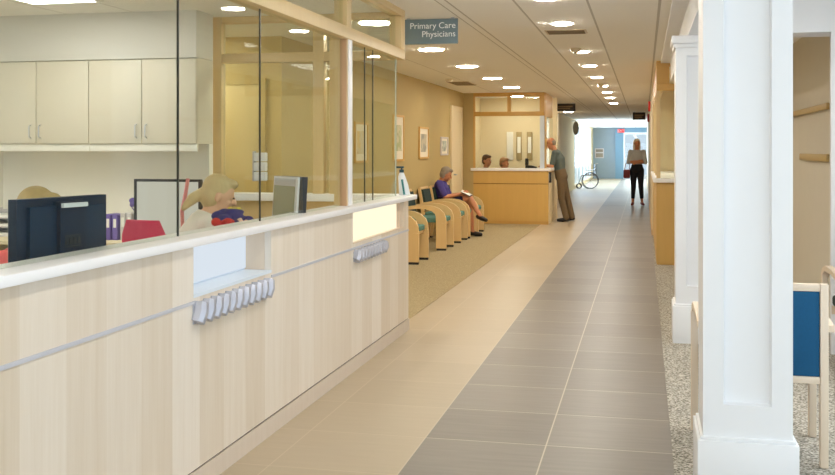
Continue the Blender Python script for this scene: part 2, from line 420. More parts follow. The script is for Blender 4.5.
struct('door_rail', MB().box(-.94, .13, 51.95, 52.0, 0, .2).box(-.44, -.38, 51.95, 52.0, .2, 2.26).box(-.94, .13, 51.95, 52, 1.0, 1.06), M['white'], None, d3)
struct('pane', MB().box(-.94, .13, 51.97, 51.98, .2, 2.26), M['glass'], None, d3)
struct('wall_right_far', MB().box(.14, .4, 17.6, 52.2, 0, CZ), M['cream'])
struct('baseboard_right', MB().box(.128, .14, 17.6, 52, 0, .1), M['booth_plain'])
# right side: columns, beams, bay
def column(name, y, label):
    r = sroot(name, label, (0, 0, 0)); x0, x1, y1 = .235, .582, y + .35
    px0, px1 = .315, .502
    s = MB()
    s.box(x0, x1, y + .03, y1, .3, 2.33)                                        # core
    s.box(x0, px0, y, y + .03, .3, 2.33).box(px1, x1, y, y + .03, .3, 2.33)     # stiles
    s.box(px0, px1, y, y + .03, .3, .43).box(px0, px1, y, y + .03, 2.18, 2.33)
    struct('shaft', s, M['white'], None, r)
    pm = MB(); q = .006
    pm.prism([(px0, y + .004), (px0 + q, y + .03), (px0, y + .03)], 'z', .43, 2.18).prism([(px1, y + .004), (px1, y + .03), (px1 - q, y + .03)], 'z', .43, 2.18)
    pm.prism([(y + .004, .43), (y + .03, .43), (y + .03, .43 + q)], 'x', px0, px1).prism([(y + .004, 2.18), (y + .03, 2.18 - q), (y + .03, 2.18)], 'x', px0, px1)
    struct('panel_molding', pm, M['white'], None, r)
    struct('plinth', MB().box(x0 - .022, x1 + .022, y - .022, y1 + .022, 0, .285, .003).box(x0 - .012, x1 + .012, y - .012, y1 + .012, .285, .3, .004), M['white'], None, r)
    struct('capital', MB().box(x0 - .03, x1 + .03, y - .03, y1 + .03, 2.27, 2.33, .006).box(x0 - .015, x1 + .015, y - .015, y1 + .015, 2.24, 2.27, .004), M['white'], None, r)
    return r
column('column_1', 4.24, 'large white panelled column at the right')
column('column_2', 7.83, 'white column further along the corridor')
struct('trim_2', MB().box(.325, .56, -3, 13.05, 2.33, CZ), M['white'], 'white beam over the columns')
struct('trim_3', MB().box(.207, .325, -3, 13.05, 2.565, CZ, .004), M['white'], 'moulding beside the beam')
struct('trim_4', MB().box(.56, 2.2, 7.62, 7.95, 2.31, CZ), M['white'], 'white cross beam at the right')
struct('trim_5', MB().box(1.305, 2.2, 7.62, 7.68, .0, 2.31), M['white'], 'white pilaster at the right edge')
struct('wall_right_bay', MB().box(1.55, 1.67, 7.95, 13.5, 0, CZ), M['beige'])
wr = MB().box(2.2, 2.3, -3, -.5, 0, CZ).box(2.2, 2.3, 6.2, 7.62, 0, CZ).box(2.2, 2.3, -.5, 6.2, 0, .5).box(2.2, 2.3, -.5, 6.2, 2.4, CZ)
struct('wall_right', wr, M['white'])
w4 = sroot('window_4', 'unseen window added in the right bay to let in daylight')  # out of view, added as an opening for the cool light on the columns
for y in (-.47, 1.7, 3.95, 6.17): struct('mullion', MB().box(2.22, 2.28, y - .03, y + .03, .5, 2.4), M['white'], None, w4)
struct('pane', MB().box(2.245, 2.255, -.5, 6.2, .5, 2.4), M['glass'], None, w4)
wb = MB().box(-5.65, -3.6, -3.1, -3, 0, CZ).box(1.8, 2.3, -3.1, -3, 0, CZ).box(-3.6, 1.8, -3.1, -3, 2.45, CZ)
struct('wall_entrance', wb, M['white'])
w6 = sroot('window_6', 'unseen entrance glazing added behind the viewpoint to let in daylight')  # out of view, added as an opening for light from behind the camera
for x in (-3.57, -1.9, -.9, .1, 1.77): struct('mullion', MB().box(x - .03, x + .03, -3.08, -3.02, 0, 2.45), M['white'], None, w6)
struct('pane', MB().box(-3.6, 1.8, -3.055, -3.045, 0, 2.45), M['glass'], None, w6)

# ------------------------------------------------------------------ reception desk
XF, Y0, Y1 = -1.87, -2.6, 7.92
desk = thing('reception_desk', 'long pale maple reception desk with white ledge and silver strip in the foreground', 'reception desk', (XF, Y0, 0))
N1, N2 = (3.94, 4.848), (6.33, 7.75)
NZ0, NZ1 = .845, 1.057
f = MB()
f.box(-1.905, XF, Y0, Y1, .1, NZ0)
for a, b in ((Y0, N1[0]), (N1[1], N2[0]), (N2[1], Y1)): f.box(-1.905, XF, a, b, NZ0, NZ1)
obj('front_panel', f, M['desk'], desk)
obj('end_panel', MB().box(-2.0, -1.905, Y1 - .035, Y1, .1, NZ1), M['desk_plain'], desk)
obj('base', MB().box(-1.905, XF + .002, Y0, Y1 + .03, 0, .092), M['kick'], desk)
obj('reveal', MB().box(-1.905, XF - .006, Y0, Y1, .092, .1), M['darkline'], desk)
obj('trim_strip', MB().box(XF, XF + .005, Y0, N1[0] + .01, .808, .822).box(XF, XF + .005, N1[1], Y1, .808, .822), M['strip'], desk, label='thin silver strip along the desk front')
obj('ledge', MB().box(-2.04, -1.835, Y0, 8.1, 1.057, 1.095, .006), M['ledge'], desk, label='white ledge on top of the desk')
obj('niche', MB().box(-2.03, -2.015, N1[0] - .02, N1[1] + .02, NZ0, NZ1).box(-2.015, -1.905, N1[0] - .02, N1[0], NZ0, NZ1).box(-2.03, XF + .003, N1[0], N1[1], NZ0 - .01, NZ0 + .004), M['lam_white'], desk, label='white laminate recess in the desk front')
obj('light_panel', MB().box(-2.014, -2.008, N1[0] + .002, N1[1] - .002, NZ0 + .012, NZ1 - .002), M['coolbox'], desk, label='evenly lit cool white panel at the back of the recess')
obj('niche_side', MB().box(-2.015, -1.906, N1[1], N1[1] + .02, NZ0, NZ1), M['desk_plain'], desk)
obj('light_box', MB().box(-1.915, -1.898, N2[0], N2[1] - .12, NZ0, NZ1), M['lightbox'], desk, label='glowing warm light box in the desk front')
obj('light_box_frame', MB().box(-1.915, -1.898, N2[1] - .12, N2[1], NZ0, NZ1).box(-1.905, XF + .002, N2[0], N2[1], NZ0, NZ0 + .008), M['desk_plain'], desk)
def corr(y0, y1, zt, zb, n):
    """a row of slanted rounded ridges on a thin backing plate"""
    m = MB().box(XF + .001, XF + .006, y0, y1, zb + .006, zt - .006); w_ = (y1 - y0) / n
    for i in range(n):
        y = y0 + w_ * (i + .5); sl = w_ * .22
        m.tube([(XF + .008, y + sl, zt - .012), (XF + .012, y, (zt + zb) / 2), (XF + .008, y - sl, zb + .012)], [w_ * .46, w_ * .52, w_ * .46], 10)
    return m
obj('corrugated_strip', corr(N1[0] - .01, N1[1] - .05, .818, .718, 11), M['silver'], desk, label='corrugated silver strip below the white recess')
obj('corrugated_strip', corr(6.34, 7.12, .8, .72, 10), M['silver'], desk, label='corrugated silver strip below the glowing light box')
obj('work_surface', MB().box(-2.72, -1.905, Y0, 7.9, .71, .74, .004), M['cream'], desk)

# ------------------------------------------------------------------ office
GC = 'wall cabinets in the office'
def cabinet(x0, x1, label):
    c = thing('wall_cabinet', label, 'cabinet', ((x0 + x1) / 2, 7.82, 1.52), group=None)
    xm = (x0 + x1) / 2
    obj('body', MB().box(x0 + .001, x1 - .001, 7.52, 7.815, 1.515, 2.213), M['cab'], c)
    obj('valance', MB().box(x0 + .001, x1 - .001, 7.515, 7.54, 1.455, 1.515, .002), M['office_white'], c)
    for a, b, hx in ((x0, xm, xm - .045), (xm, x1, xm + .045)):
        d = obj('door', MB().box(a + .003, b - .003, 7.497, 7.517, 1.519, 2.205, .003), M['cab'], c)
        obj('handle', MB().tube([(hx, 7.497, 1.565), (hx, 7.465, 1.575), (hx, 7.465, 1.665), (hx, 7.497, 1.675)], .005, 8), M['steel'], d)
cabinet(-5.48, -4.50, 'cream wall cabinet at the left end of the pair, cut by the photo edge')
cabinet(-4.50, -3.535, 'cream wall cabinet beside the maple interior window')
bc = thing('back_counter', 'cream work counter against the white office wall below the cabinets', 'counter', (-4.4, 7.5, 0))
obj('worktop', MB().box(-5.52, -3.25, 7.05, 7.81, .71, .745, .004), M['cream'], bc)
obj('leg', MB().box(-3.3, -3.26, 7.1, 7.8, 0, .71), M['cab'], bc); obj('leg', MB().box(-5.5, -5.46, 7.1, 7.8, 0, .71), M['cab'], bc)

def frameV(o, ax, up=V((0, 0, 1))):   # oriented box writer
    ax = V(ax).normalized(); nrm = ax.cross(up).normalized()
    def bx(mb, a0, a1, n0, n1, z0, z1, tilt=0):
        vs = []
        for a, n, z in [(a, n, z) for z in (z0, z1) for n in (n0, n1) for a in (a0, a1)]:
            vs.append(mb.bm.verts.new(V(o) + ax * a + nrm * (n - tilt * (z)) + up * z))
        for q in ((0, 1, 3, 2), (4, 6, 7, 5), (0, 4, 5, 1), (2, 3, 7, 6), (0, 2, 6, 4), (1, 5, 7, 3)): mb.bm.faces.new([vs[i] for i in q])
        return mb
    return bx
# monitor seen from behind at the left edge.  axis runs away from the camera, normal (+) towards the corridor
o1 = V((-2.125, 3.345, .745)); ax1 = V((.08, .49, 0))
mo = thing('computer_monitor', 'dark navy computer monitor seen from behind above the desk ledge at left', 'monitor', o1)
bx = frameV(o1, ax1)
obj('housing', bx(MB(), -.237, .237, -.02, .018, .17, .545), M['navy'], mo)
obj('screen', bx(MB(), -.235, .235, -.023, -.02, .185, .53), M['screen_w'], mo)
obj('rear_panel', bx(MB(), -.19, -.055, .018, .034, .2, .515), M['navy2'], mo)
obj('rear_panel', bx(MB(), .085, .222, .018, .026, .2, .51), M['navy2'], mo)
obj('stand_column', bx(MB(), -.055, .085, .018, .05, .02, .53), M['navy'], mo)
obj('grip', bx(MB(), -.05, .08, .05, .062, .508, .524), M['silver_pl'], mo, label='silver grip on the stand')
lg = MB(); bx(lg, -.03, .055, .05, .053, .40, .405); bx(lg, -.03, .055, .05, .053, .36, .365)
for a in (-.03, -.008, .014, .036): bx(lg, a, a + .014, .05, .053, .37, .395)
obj('emblem', lg, M['navy3'], mo)
obj('stand_base', bx(MB(), -.12, .15, -.1, .1, 0, .02), M['navy'], mo)
# second monitor, screen towards the viewpoint
o2 = V((-2.12, 5.68, .745)); ax2 = V((.68, -.73, 0))
m2 = thing('computer_monitor', 'silver framed monitor with grey green screen behind the desk ledge', 'monitor', o2)
bx = frameV(o2, ax2)
obj('housing', bx(MB(), -.18, .19, -.05, .0, .14, .56, .06), M['black'], m2)
obj('bezel', bx(MB(), -.18, .19, .0, .012, .14, .56, .06), M['silver_pl'], m2)
obj('screen', bx(MB(), -.165, .155, .012, .015, .165, .505, .06), M['screen_g'], m2)
obj('top_band', bx(MB(), -.165, .155, .012, .0145, .505, .548, .06), M['grey_pl'], m2)
obj('stand', bx(MB(), -.03, .04, -.06, -.0, .015, .3), M['black'], m2); obj('stand_base', bx(MB(), -.12, .12, -.12, .08, 0, .015), M['black'], m2)
# third monitor on the back counter
o3 = V((-3.66, 7.25, .745)); m3 = thing('computer_monitor', 'black framed monitor with blank white screen against the white office wall', 'monitor', o3)
bx = frameV(o3, (1, 0, 0))
w, z0, z1, t = .285, .03, .49, .02
fr = MB(); 
for a in ((-w, w, z1 - t, z1), (-w, w, z0, z0 + t), (-w, -w + t, z0 + t, z1 - t), (w - t, w, z0 + t, z1 - t)): bx(fr, a[0], a[1], -.02, .012, a[2], a[3])
obj('bezel', fr, M['black'], m3); obj('housing', bx(MB(), -w + .01, w - .01, -.05, -.02, z0 + .01, z1 - .01), M['black'], m3)
obj('screen', bx(MB(), -w + t, w - t, -.02, .002, z0 + t, z1 - t), M['screen_w'], m3)
obj('stand', bx(MB(), -.03, .03, -.06, -.03, .012, .3), M['black'], m3); obj('stand_base', bx(MB(), -.12, .12, -.12, .08, 0, .012), M['black'], m3)
tag(obj('ribbon', MB().tube([(-3.42, 7.11, 1.245), (-3.44, 7.11, 1.13), (-3.47, 7.11, 1.0), (-3.46, 7.11, .745)], .015, 8), M['pink']), 'pink strip curving down in front of the white monitor screen', 'ribbon')
# binders
def binder(x, h, mat, label, lean=0):
    b = thing('ring_binder', label, 'binder', (x, 7.35, .745), group='binders on the back counter')
    obj('cover', MB().box(x - .022, x + .022, 7.25, 7.5, .745, .745 + h, .003), mat, b)
    obj('spine_label', MB().box(x - .012, x + .012, 7.2485, 7.25, .745 + h * .5, .745 + h * .85), M['paper'], b)
xs = [-4.24, -4.18, -4.12]
for x, lb in zip(xs, ('purple binder nearest the navy monitor', 'purple binder, middle one beside the navy monitor', 'purple binder next to the pale grey binders')): binder(x, .2, M['purple'], lb)
for x, lb in zip((-4.05, -3.995), ('pale grey binder next to the purple ones', 'pale grey binder beside the black monitor frame')): binder(x, .215, M['palegrey'], lb)
fl = thing('flower_bunch', 'small bunch of purple flowers above the purple binders', 'flowers', (-4.13, 7.62, .745))
obj('vase', MB().tube([(-4.13, 7.62, .745), (-4.13, 7.62, .8), (-4.13, 7.62, .9), (-4.13, 7.62, .95)], [.03, .045, .03, .035], 14), M['palegrey'], fl)
fb = MB()
for i in range(16):
    a = random.random() * 6.28; r = random.random() * .075
    fb.ell((-4.13 + r * math.cos(a), 7.62 + r * math.sin(a), 1.0 + random.random() * .05), (.022, .022, .02), u=8, v=6)
for i in range(5): fb.tube([(-4.13, 7.62, .93), (-4.13 + .05 * math.cos(i * 1.25), 7.62 + .05 * math.sin(i * 1.25), 1.01)], .004, 6)
obj('blossom', fb, M['purple'], fl)
lt = thing('letter_tray', 'stacked white letter trays at the left edge behind the navy monitor', 'tray', (-5.2, 7.5, .745))
for k in range(3):
    z = .745 + k * .075
    obj('tray', MB().box(-5.42, -5.0, 7.35, 7.65, z, z + .008).box(-5.42, -5.412, 7.35, 7.65, z, z + .075).box(-5.008, -5.0, 7.35, 7.65, z, z + .075).box(-5.42, -5.0, 7.642, 7.65, z, z + .06), M['palegrey'], lt)
    obj('paper_stack', MB().box(-5.39, -5.03, 7.37, 7.63, z + .008, z + .03), M['paper'], lt)
# organiser and bundle behind the ledge
tag(obj('desk_organizer', MB().box(-2.36, -2.06, 4.85, 5.22, .74, 1.03, .004), M['cab']), 'cream box organizer on the desk under the blue bundle', 'organizer')
bun = thing('toy_bundle', 'lumpy blue, red and yellow cloth bundle behind the desk ledge', 'cloth bundle', (-2.17, 5.03, 1.03))
# wall file on the glass of the end window
fh = thing('wall_file', 'grey three tier file holder fixed to the maple interior window', 'file holder', (-3.2, 7.99, 1.3))
for k in range(3):
    z = 1.205 + k * .082
    obj('pocket', MB().box(-3.22, -3.115, 7.94, 7.998, z, z + .074, .006), M['silver_pl'], fh)
obj('back_plate', MB().box(-3.235, -3.22, 7.95, 8.0, 1.2, 1.455), M['grey_pl'], fh)
# hand sanitiser on ledge
sb = thing('pump_bottle', 'white and teal pump bottle standing on the far end of the desk ledge', 'bottle', (-1.93, 7.97, 1.095))
obj('body', MB().loft([[(-1.925 + dx + w * math.cos(t * PI / 8), 7.97 + d * math.sin(t * PI / 8), 1.095 + z) for t in range(16)] for z, w, d, dx in ((0, .045, .03, .012), (.005, .048, .034, .012), (.09, .04, .034, 0), (.15, .03, .03, -.012), (.175, .022, .022, -.014), (.185, .016, .016, -.014))]), M['bottle'], sb)
obj('stripe', MB().bar((-1.905, 7.932, 1.102), (-1.925, 7.934, 1.225), .03, .01), M['teal'], sb, label='teal stripe')
obj('pump', MB().cyl((-1.939, 7.97, 1.28), (-1.939, 7.97, 1.305), .02, .018).cyl((-1.939, 7.97, 1.305), (-1.939, 7.97, 1.318), .007).box(-1.985, -1.92, 7.955, 7.985, 1.316, 1.332, .004), M['darkteal'], sb, label='dark teal pump top')

# ------------------------------------------------------------------ ceiling fittings
def downlight(r, mat, label, group, loc):
    t = thing('recessed_downlight', label, 'ceiling light', loc, group=group)
    m = MB(); n = 28
    ring = lambda rr, z: [V((rr * math.cos(i * 2 * PI / n), rr * math.sin(i * 2 * PI / n), z)) for i in range(n)]
    m.loft([ring(r, -.001), ring(r, -.006), ring(r + .022, -.006), ring(r + .022, -.001)], caps=False)
    obj('trim_ring', m, M['trim_w'], t, world=False)
    obj('lens', MB().cyl((0, 0, -.001), (0, 0, -.014), r, r * .97, 28), mat, t, world=False)
    return t
CY = [7.45, 9.0, 11.64, 13.6, 15.78, 17.9, 19.95, 22.0, 24.6, 5.2, 2.6, .2]
d0 = None
for i, y in enumerate(CY):
    lb = 'small round downlight over the corridor, %s of the lit row from the front' % ORD[i] if i < 9 else 'small round downlight in the corridor ceiling above the desk, out of view'
    if i == 0: d0 = downlight(.085, M['lamp'], 'small round downlight cut by the top edge of the photo', 'corridor downlights', (-.71, y, CZ))
    elif i < 9: dup(d0, (-.71, y, CZ), label=lb)
    else: dup(d0, (-.71, y, CZ), label='round corridor downlight %s behind the nearest visible one' % ('one place', 'two places', 'three places')[i - 9])
w0 = None
for i, y in enumerate((8.57, 11.0, 13.32, 15.64, 17.95)):
    lb = ['large round downlight seen through the glass above the maple beam', 'large round downlight just below the slate hanging sign', 'large round waiting area downlight, second beyond the hanging sign', 'large round waiting area downlight, second from the far counter', 'large round downlight nearest the far maple counter'][i]
    w0 = downlight(.14, M['lamp_w'], lb, 'waiting area downlights', (-2.33, y, CZ)) if i == 0 else (dup(w0, (-2.33, y, CZ), label=lb) and w0)
dup(w0, (-2.6, 20.9, CZ), label='large round downlight added inside the far maple booth to brighten it')['group'] = 'added booth downlights'  # lamp added to lighten the booth interior behind its glass
dup(w0, (.95, 15.2, CZ), label='large round downlight added inside the right maple booth to brighten it')['group'] = 'added booth downlights'  # lamp added to brighten the wall inside the right booth
dup(w0, (-4.5, 8.75, CZ), label='large round downlight added in the alcove ceiling to brighten the view through the maple interior window')['group'] = 'added alcove downlights'  # lamp added because the alcove came out too dark
dup(w0, (-2.2, 30.0, CZ), label='bright round downlight beyond the far counter beside the dark hanging sign')['group'] = 'far corridor downlights'
def troffer(x0, x1, y0, y1, label):
    t = thing('ceiling_troffer', label, 'ceiling light', ((x0 + x1) / 2, (y0 + y1) / 2, CZ))
    obj('frame', MB().box(x0, x1, y0, y0 + .03, CZ - .012, CZ).box(x0, x1, y1 - .03, y1, CZ - .012, CZ).box(x0, x0 + .03, y0 + .03, y1 - .03, CZ - .012, CZ).box(x1 - .03, x1, y0 + .03, y1 - .03, CZ - .012, CZ), M['trim_w'], t)
    obj('diffuser', MB().box(x0 + .03, x1 - .03, y0 + .03, y1 - .03, CZ - .008, CZ - .002), M['troffer'], t)
troffer(-4.62, -4.02, 5.7, 6.9, 'rectangular office ceiling light at the top left edge')
troffer(-4.62, -4.02, 2.4, 3.6, 'rectangular office ceiling light nearer the entrance')
troffer(.95, 1.55, 4.9, 6.1, 'unseen rectangular ceiling light added in the seating bay to brighten the second column')  # fill lamp above the frame, added for the far column, chairs and pilaster
def vent(x0, x1, y0, y1, label, n=6):
    t = thing('ceiling_vent', label, 'vent', ((x0 + x1) / 2, (y0 + y1) / 2, CZ))
    obj('frame', MB().box(x0, x1, y0, y1, CZ - .008, CZ - .001, .002), M['vent'], t)
    m = MB()
    for k in range(n):
        y = y0 + (y1 - y0) * (k + .5) / n; m.box(x0 + .02, x1 - .02, y - (y1 - y0) / n * .3, y + (y1 - y0) / n * .3, CZ - .011, CZ - .008)
    obj('louvre', m, M['vent_d'], t)
vent(-.92, -.53, 9.5, 9.8, 'rectangular tan vent beside the second corridor downlight')
vent(-3.2, -2.83, 16.3, 17.2, 'tan vent in the waiting area ceiling near the far counter')
def detector(x, y, label):
    t = thing('smoke_detector', label, 'smoke detector', (x, y, CZ))
    obj('body', MB().tube([(x, y, CZ - .001), (x, y, CZ - .02), (x, y, CZ - .045), (x, y, CZ - .05)], [.06, .06, .045, .03], 18), M['vent'], t)
    obj('sensor_ring', MB().cyl((x, y, CZ - .05), (x, y, CZ - .058), .022, .02), M['vent_d'], t)
detector(-.74, 11.25, 'round smoke detector just in front of a corridor downlight'); detector(-.72, 17.4, 'distant smoke detector between the corridor downlights'); detector(-3.04, 15.7, 'smoke detector in the ceiling above the tan waiting area wall')

def text(name, body, size, mat, parent, loc, rot, align='RIGHT'):
    cu = bpy.data.curves.new(name, 'FONT'); cu.body = body; cu.size = size; cu.align_x = align; cu.extrude = .0015
    tmp = bpy.data.objects.new(name, cu); COL.objects.link(tmp)
    dg = bpy.context.evaluated_depsgraph_get(); me = bpy.data.meshes.new_from_object(tmp.evaluated_get(dg))
    COL.objects.unlink(tmp); bpy.data.objects.remove(tmp)
    me.materials.clear(); me.materials.append(mat); me.transform(Matrix.Rotation(rot[2], 4, 'Z') @ Matrix.Rotation(rot[0], 4, 'X'))
    o = link(bpy.data.objects.new(name, me), parent); o.location = V(loc) - parent_loc(parent); return o
sg = thing('hanging_sign', 'slate grey ceiling sign reading Primary Care Physicians beside the glass screen', 'sign', (-1.79, 8.4, CZ))
obj('plate', MB().box(-2.065, -1.55, 8.4, 8.415, 2.375, 2.59, .002), M['sign'], sg)
for x in (-1.985, -1.595): obj('bracket', MB().box(x - .015, x + .015, 8.402, 8.413, 2.59, CZ - .0005), M['steel'], sg)
text('lettering', 'Primary Care', .074, M['letter'], sg, (-1.568, 8.398, 2.508), (PI / 2, 0, 0)); text('lettering', 'Physicians', .074, M['letter'], sg, (-1.568, 8.398, 2.436), (PI / 2, 0, 0))
def darksign(x, y, w, h, label):
    t = thing('hanging_sign', label, 'sign', (x, y, CZ))
    obj('plate', MB().box(x - w / 2, x + w / 2, y, y + .02, CZ - .03 - h, CZ - .03, .002), M['dark_sign'], t)
    for q in (-.38, .38): obj('bracket', MB().box(x + w * q - .01, x + w * q + .01, y + .004, y + .016, CZ - .03, CZ - .0005), M['steel'], t)
    m = MB()
    for k in range(2): m.box(x - w * .36, x + w * (.36 - .12 * k), y - .003, y, CZ - .03 - h * (.48 + .26 * k), CZ - .03 - h * (.3 + .26 * k))
    obj('lettering', m, M['sign_txt'], t)
darksign(-1.83, 24.0, .48, .18, 'dark brown hanging sign beside the far maple counter'); darksign(-.14, 30.0, .36, .22, 'dark hanging sign at the right of the far corridor above the standing woman')
ex = thing('exit_sign', 'small lit red exit sign on the blue end wall', 'exit sign', (-1.16, 51.88, 2.5))
obj('housing', MB().box(-1.32, -.96, 51.84, 51.9, 2.34, 2.54, .005), M['white'], ex)
obj('face', MB().box(-1.31, -.97, 51.825, 51.84, 2.35, 2.53), M['red_e'], ex)
text('lettering', 'EXIT', .15, M['letter'], ex, (-1.14, 51.822, 2.39), (PI / 2, 0, 0), 'CENTER')
def alarm(y, z, label):
    t = thing('fire_alarm', label, 'alarm', (.14, y, z))
    obj('housing', MB().box(.09, .139, y - .07, y + .07, z - .11, z + .11, .008), M['red'], t); obj('strobe', MB().box(.075, .09, y - .04, y + .04, z + .02, z + .08, .004), M['palegrey'], t)
alarm(22.5, 2.42, 'small red fire alarm high on the right corridor wall, nearer one'); alarm(28.0, 2.34, 'red fire alarm on the right wall beside the dark hanging sign')

# ------------------------------------------------------------------ pictures on the tan wall
def picture(y0, y1, z0, z1, a, label, fm):
    X = -3.52; t = thing('framed_picture', label, 'picture', (X, (y0 + y1) / 2, z0)); fw = .03
    obj('frame', MB().box(X + .001, X + .025, y0, y1, z0, z0 + fw).box(X + .001, X + .025, y0, y1, z1 - fw, z1).box(X + .001, X + .025, y0, y0 + fw, z0 + fw, z1 - fw).box(X + .001, X + .025, y1 - fw, y1, z0 + fw, z1 - fw), fm, t)
    obj('mat_board', MB().box(X + .001, X + .01, y0 + fw, y1 - fw, z0 + fw, z1 - fw), M['art_mat'], t)
    dy, dz = (y1 - y0) * .2, (z1 - z0) * .22
    obj('print', MB().box(X + .01, X + .012, y0 + dy, y1 - dy, z0 + dz, z1 - dz), a, t)
picture(11.95, 12.55, 1.3, 1.82, ARTS[0], 'framed landscape print on the tan wall seen through the glass beside the maple post', M['booth_plain'])
picture(13.9, 14.55, 1.3, 1.98, ARTS[1], 'tall framed print on the tan wall seen through the end of the glass', M['booth_plain'])
picture(15.6, 16.3, 1.32, 1.84, ARTS[2], 'framed print on the tan wall above the seated reader', M['booth_plain'])
picture(17.35, 18.0, 1.37, 1.7, ARTS[3], 'small framed print on the tan wall beside the cream door', M['palegrey'])

# ------------------------------------------------------------------ waiting area chairs
def wait_chair(label, loc):
    c = thing('waiting_chair', label, 'armchair', loc, group='wooden armchairs along the tan wall')
    for s in (-1, 1):
        y0, y1 = s * .29 - .022, s * .29 + .022
        a = obj('leg', MB().ribbon([(.225, 0.03, .075), (.225, .2, .075), (.225, .4, .075)], y0, y1), M['chair'], c, world=False)
        obj('foot_pad', MB().box(.155, .295, y0 + .001, y1 - .001, 0, .03), M['rubber'], a, world=False, label='black foot pad')
        obj('armrest', MB().ribbon([(.225, .4, .075), (.222, .46, .074), (.205, .52, .066), (.165, .57, .05), (.1, .605, .038), (0, .625, .03), (-.12, .63, .027), (-.24, .615, .026), (-.33, .6, .025)], y0, y1), M['chair'], c, world=False)
        b = obj('leg', MB().ribbon([(-.36, .03, .024), (-.33, .3, .026), (-.31, .45, .026), (-.345, .7, .022), (-.375, .86, .02)], y0, y1), M['chair'], c, world=False)
        obj('foot_pad', MB().box(-.385, -.337, y0 + .001, y1 - .001, 0, .03), M['rubber'], b, world=False, label='black foot pad')
    obj('seat_rail', MB().box(.21, .24, -.268, .268, .36, .41, .004).box(-.3, -.27, -.268, .268, .34, .39, .004), M['chair'], c, world=False)
    obj('seat', MB().box(-.29, .26, -.262, .262, .40, .475, .02), M['tealf'], c, world=False, label='teal upholstered seat')
    m = MB().ribbon([(-.295, .5, .03), (-.32, .68, .032), (-.345, .83, .026)], -.255, .255)
    obj('backrest', m, M['tealdark'], c, world=False, label='dark teal padded backrest')
    obj('back_rail', MB().ribbon([(-.362, .84, .016), (-.37, .87, .016)], -.268, .268), M['chair'], c, world=False)
    return c
WY = [12.73, 14.55, 15.75, 16.6, 17.45]
wl = ['wooden armchair with teal seat partly hidden by the end of the desk', 'wooden armchair with teal seat standing alone between the first chair and the reader',
      'wooden armchair with teal seat just in front of the seated reader', 'wooden armchair the reading woman sits in', 'wooden armchair just behind the reading woman']
wc = wait_chair(wl[0], (-3.1, WY[0], .004))
for y, l in list(zip(WY, wl))[1:]: dup(wc, (-3.1, y, .004), label=l)

# ------------------------------------------------------------------ chairs on the right
def square_chair(label, loc, fab, hgt, rz=0):
    c = thing('upholstered_chair', label, 'chair', loc, rz); W = .26; z = M['chair_pale']
    for s in (-1, 1):
        obj('leg', MB().box(s * W - .018, s * W + .018, -.02, .02, 0, hgt, .004), z, c, world=False)
        obj('leg', MB().box(s * (W + .03) - .018, s * (W + .03) + .018, .5, .54, 0, .62, .004), z, c, world=False)
        obj('armrest', MB().ribbon([(-.01, .64, .016), (.2, .665, .016), (.42, .665, .018), (.52, .635, .02), (.55, .6, .018)], s * (W + .02) - .024, s * (W + .02) + .024), z, c, world=False)
    o = c
    # armrest ribbons were drawn in XZ; turn them to YZ
    for ch in c.children:
        if ch.name.startswith('armrest'):
            for v in ch.data.vertices: v.co = V((v.co.y, v.co.x, v.co.z))
            ch.data.flip_normals()
    obj('back_rail', MB().box(-W + .018, W - .018, -.016, .016, hgt - .035, hgt, .004), z, c, world=False)
    obj('back_rail', MB().box(-W + .018, W - .018, -.016, .016, .385, .418, .004), z, c, world=False)
    obj('backrest', MB().box(-W + .02, W - .02, -.013, .03, .418, hgt - .035, .006), fab, c, world=False, label='upholstered back panel')
    obj('seat', MB().box(-W + .02, W - .02, .03, .53, .40, .475, .02), fab, c, world=False)
    obj('seat_rail', MB().box(-W + .018, W - .018, .5, .53, .345, .4), z, c, world=False)
    return c
square_chair('pale wood chair with bright blue back beside the large white column', (.547, 4.9, .004), M['blue'], .845)
square_chair('pale wood chair with dark teal back at the right edge of the photo', (1.49, 6.75, .004), M['tealdark'], .905)
for z0, z1, ya, yb, lb in ((1.81, 1.865, 9.0, 12.6, 'upper wooden rail on the beige wall right of the large column'), (1.365, 1.43, 9.0, 10.5, 'lower wooden rail on the beige wall right of the large column')):
    t = thing('wall_rail', lb, 'wall rail', (1.55, (ya + yb) / 2, z0))
    obj('rail', MB().box(1.5, 1.53, ya, yb, z0, z1, .008), M['olive'], t)
    for yc in (ya + .24, yb - .24): obj('bracket', MB().box(1.53, 1.549, yc - .04, yc + .04, z0 + .01, z1 - .01), M['booth_plain'], t)

# ------------------------------------------------------------------ far left booth
BX0, BX1, BY = -3.32, -1.83, 19.7
bo = thing('reception_counter', 'honey maple reception counter at the far end of the waiting area', 'reception counter', (-2.6, BY, 0))
obj('front_panel', MB().box(BX0, BX1, BY, BY + .04, .06, .79).box(BX0, BX1, BY, BY + .04, .804, 1.05), M['booth'], bo)
obj('joint', MB().box(BX0, BX1, BY + .012, BY + .03, .79, .804), M['groove'], bo)
obj('base', MB().box(BX0, BX1, BY + .01, BY + .04, .0, .06), M['booth_plain'], bo)
obj('side_panel', MB().box(BX1 - .04, BX1, BY + .04, 21.79, .0, 1.05), M['cream'], bo, label='pale side panel')
obj('counter_top', MB().box(BX0 - .05, BX1 + .04, BY - .04, BY + .36, 1.05, 1.105, .006).box(BX1 - .3, BX1 + .04, BY + .36, 21.79, 1.05, 1.105, .006), M['ledge'], bo)
w3 = sroot('window_3', 'honey maple framed glazing above the far reception counter')
HZ = 2.14
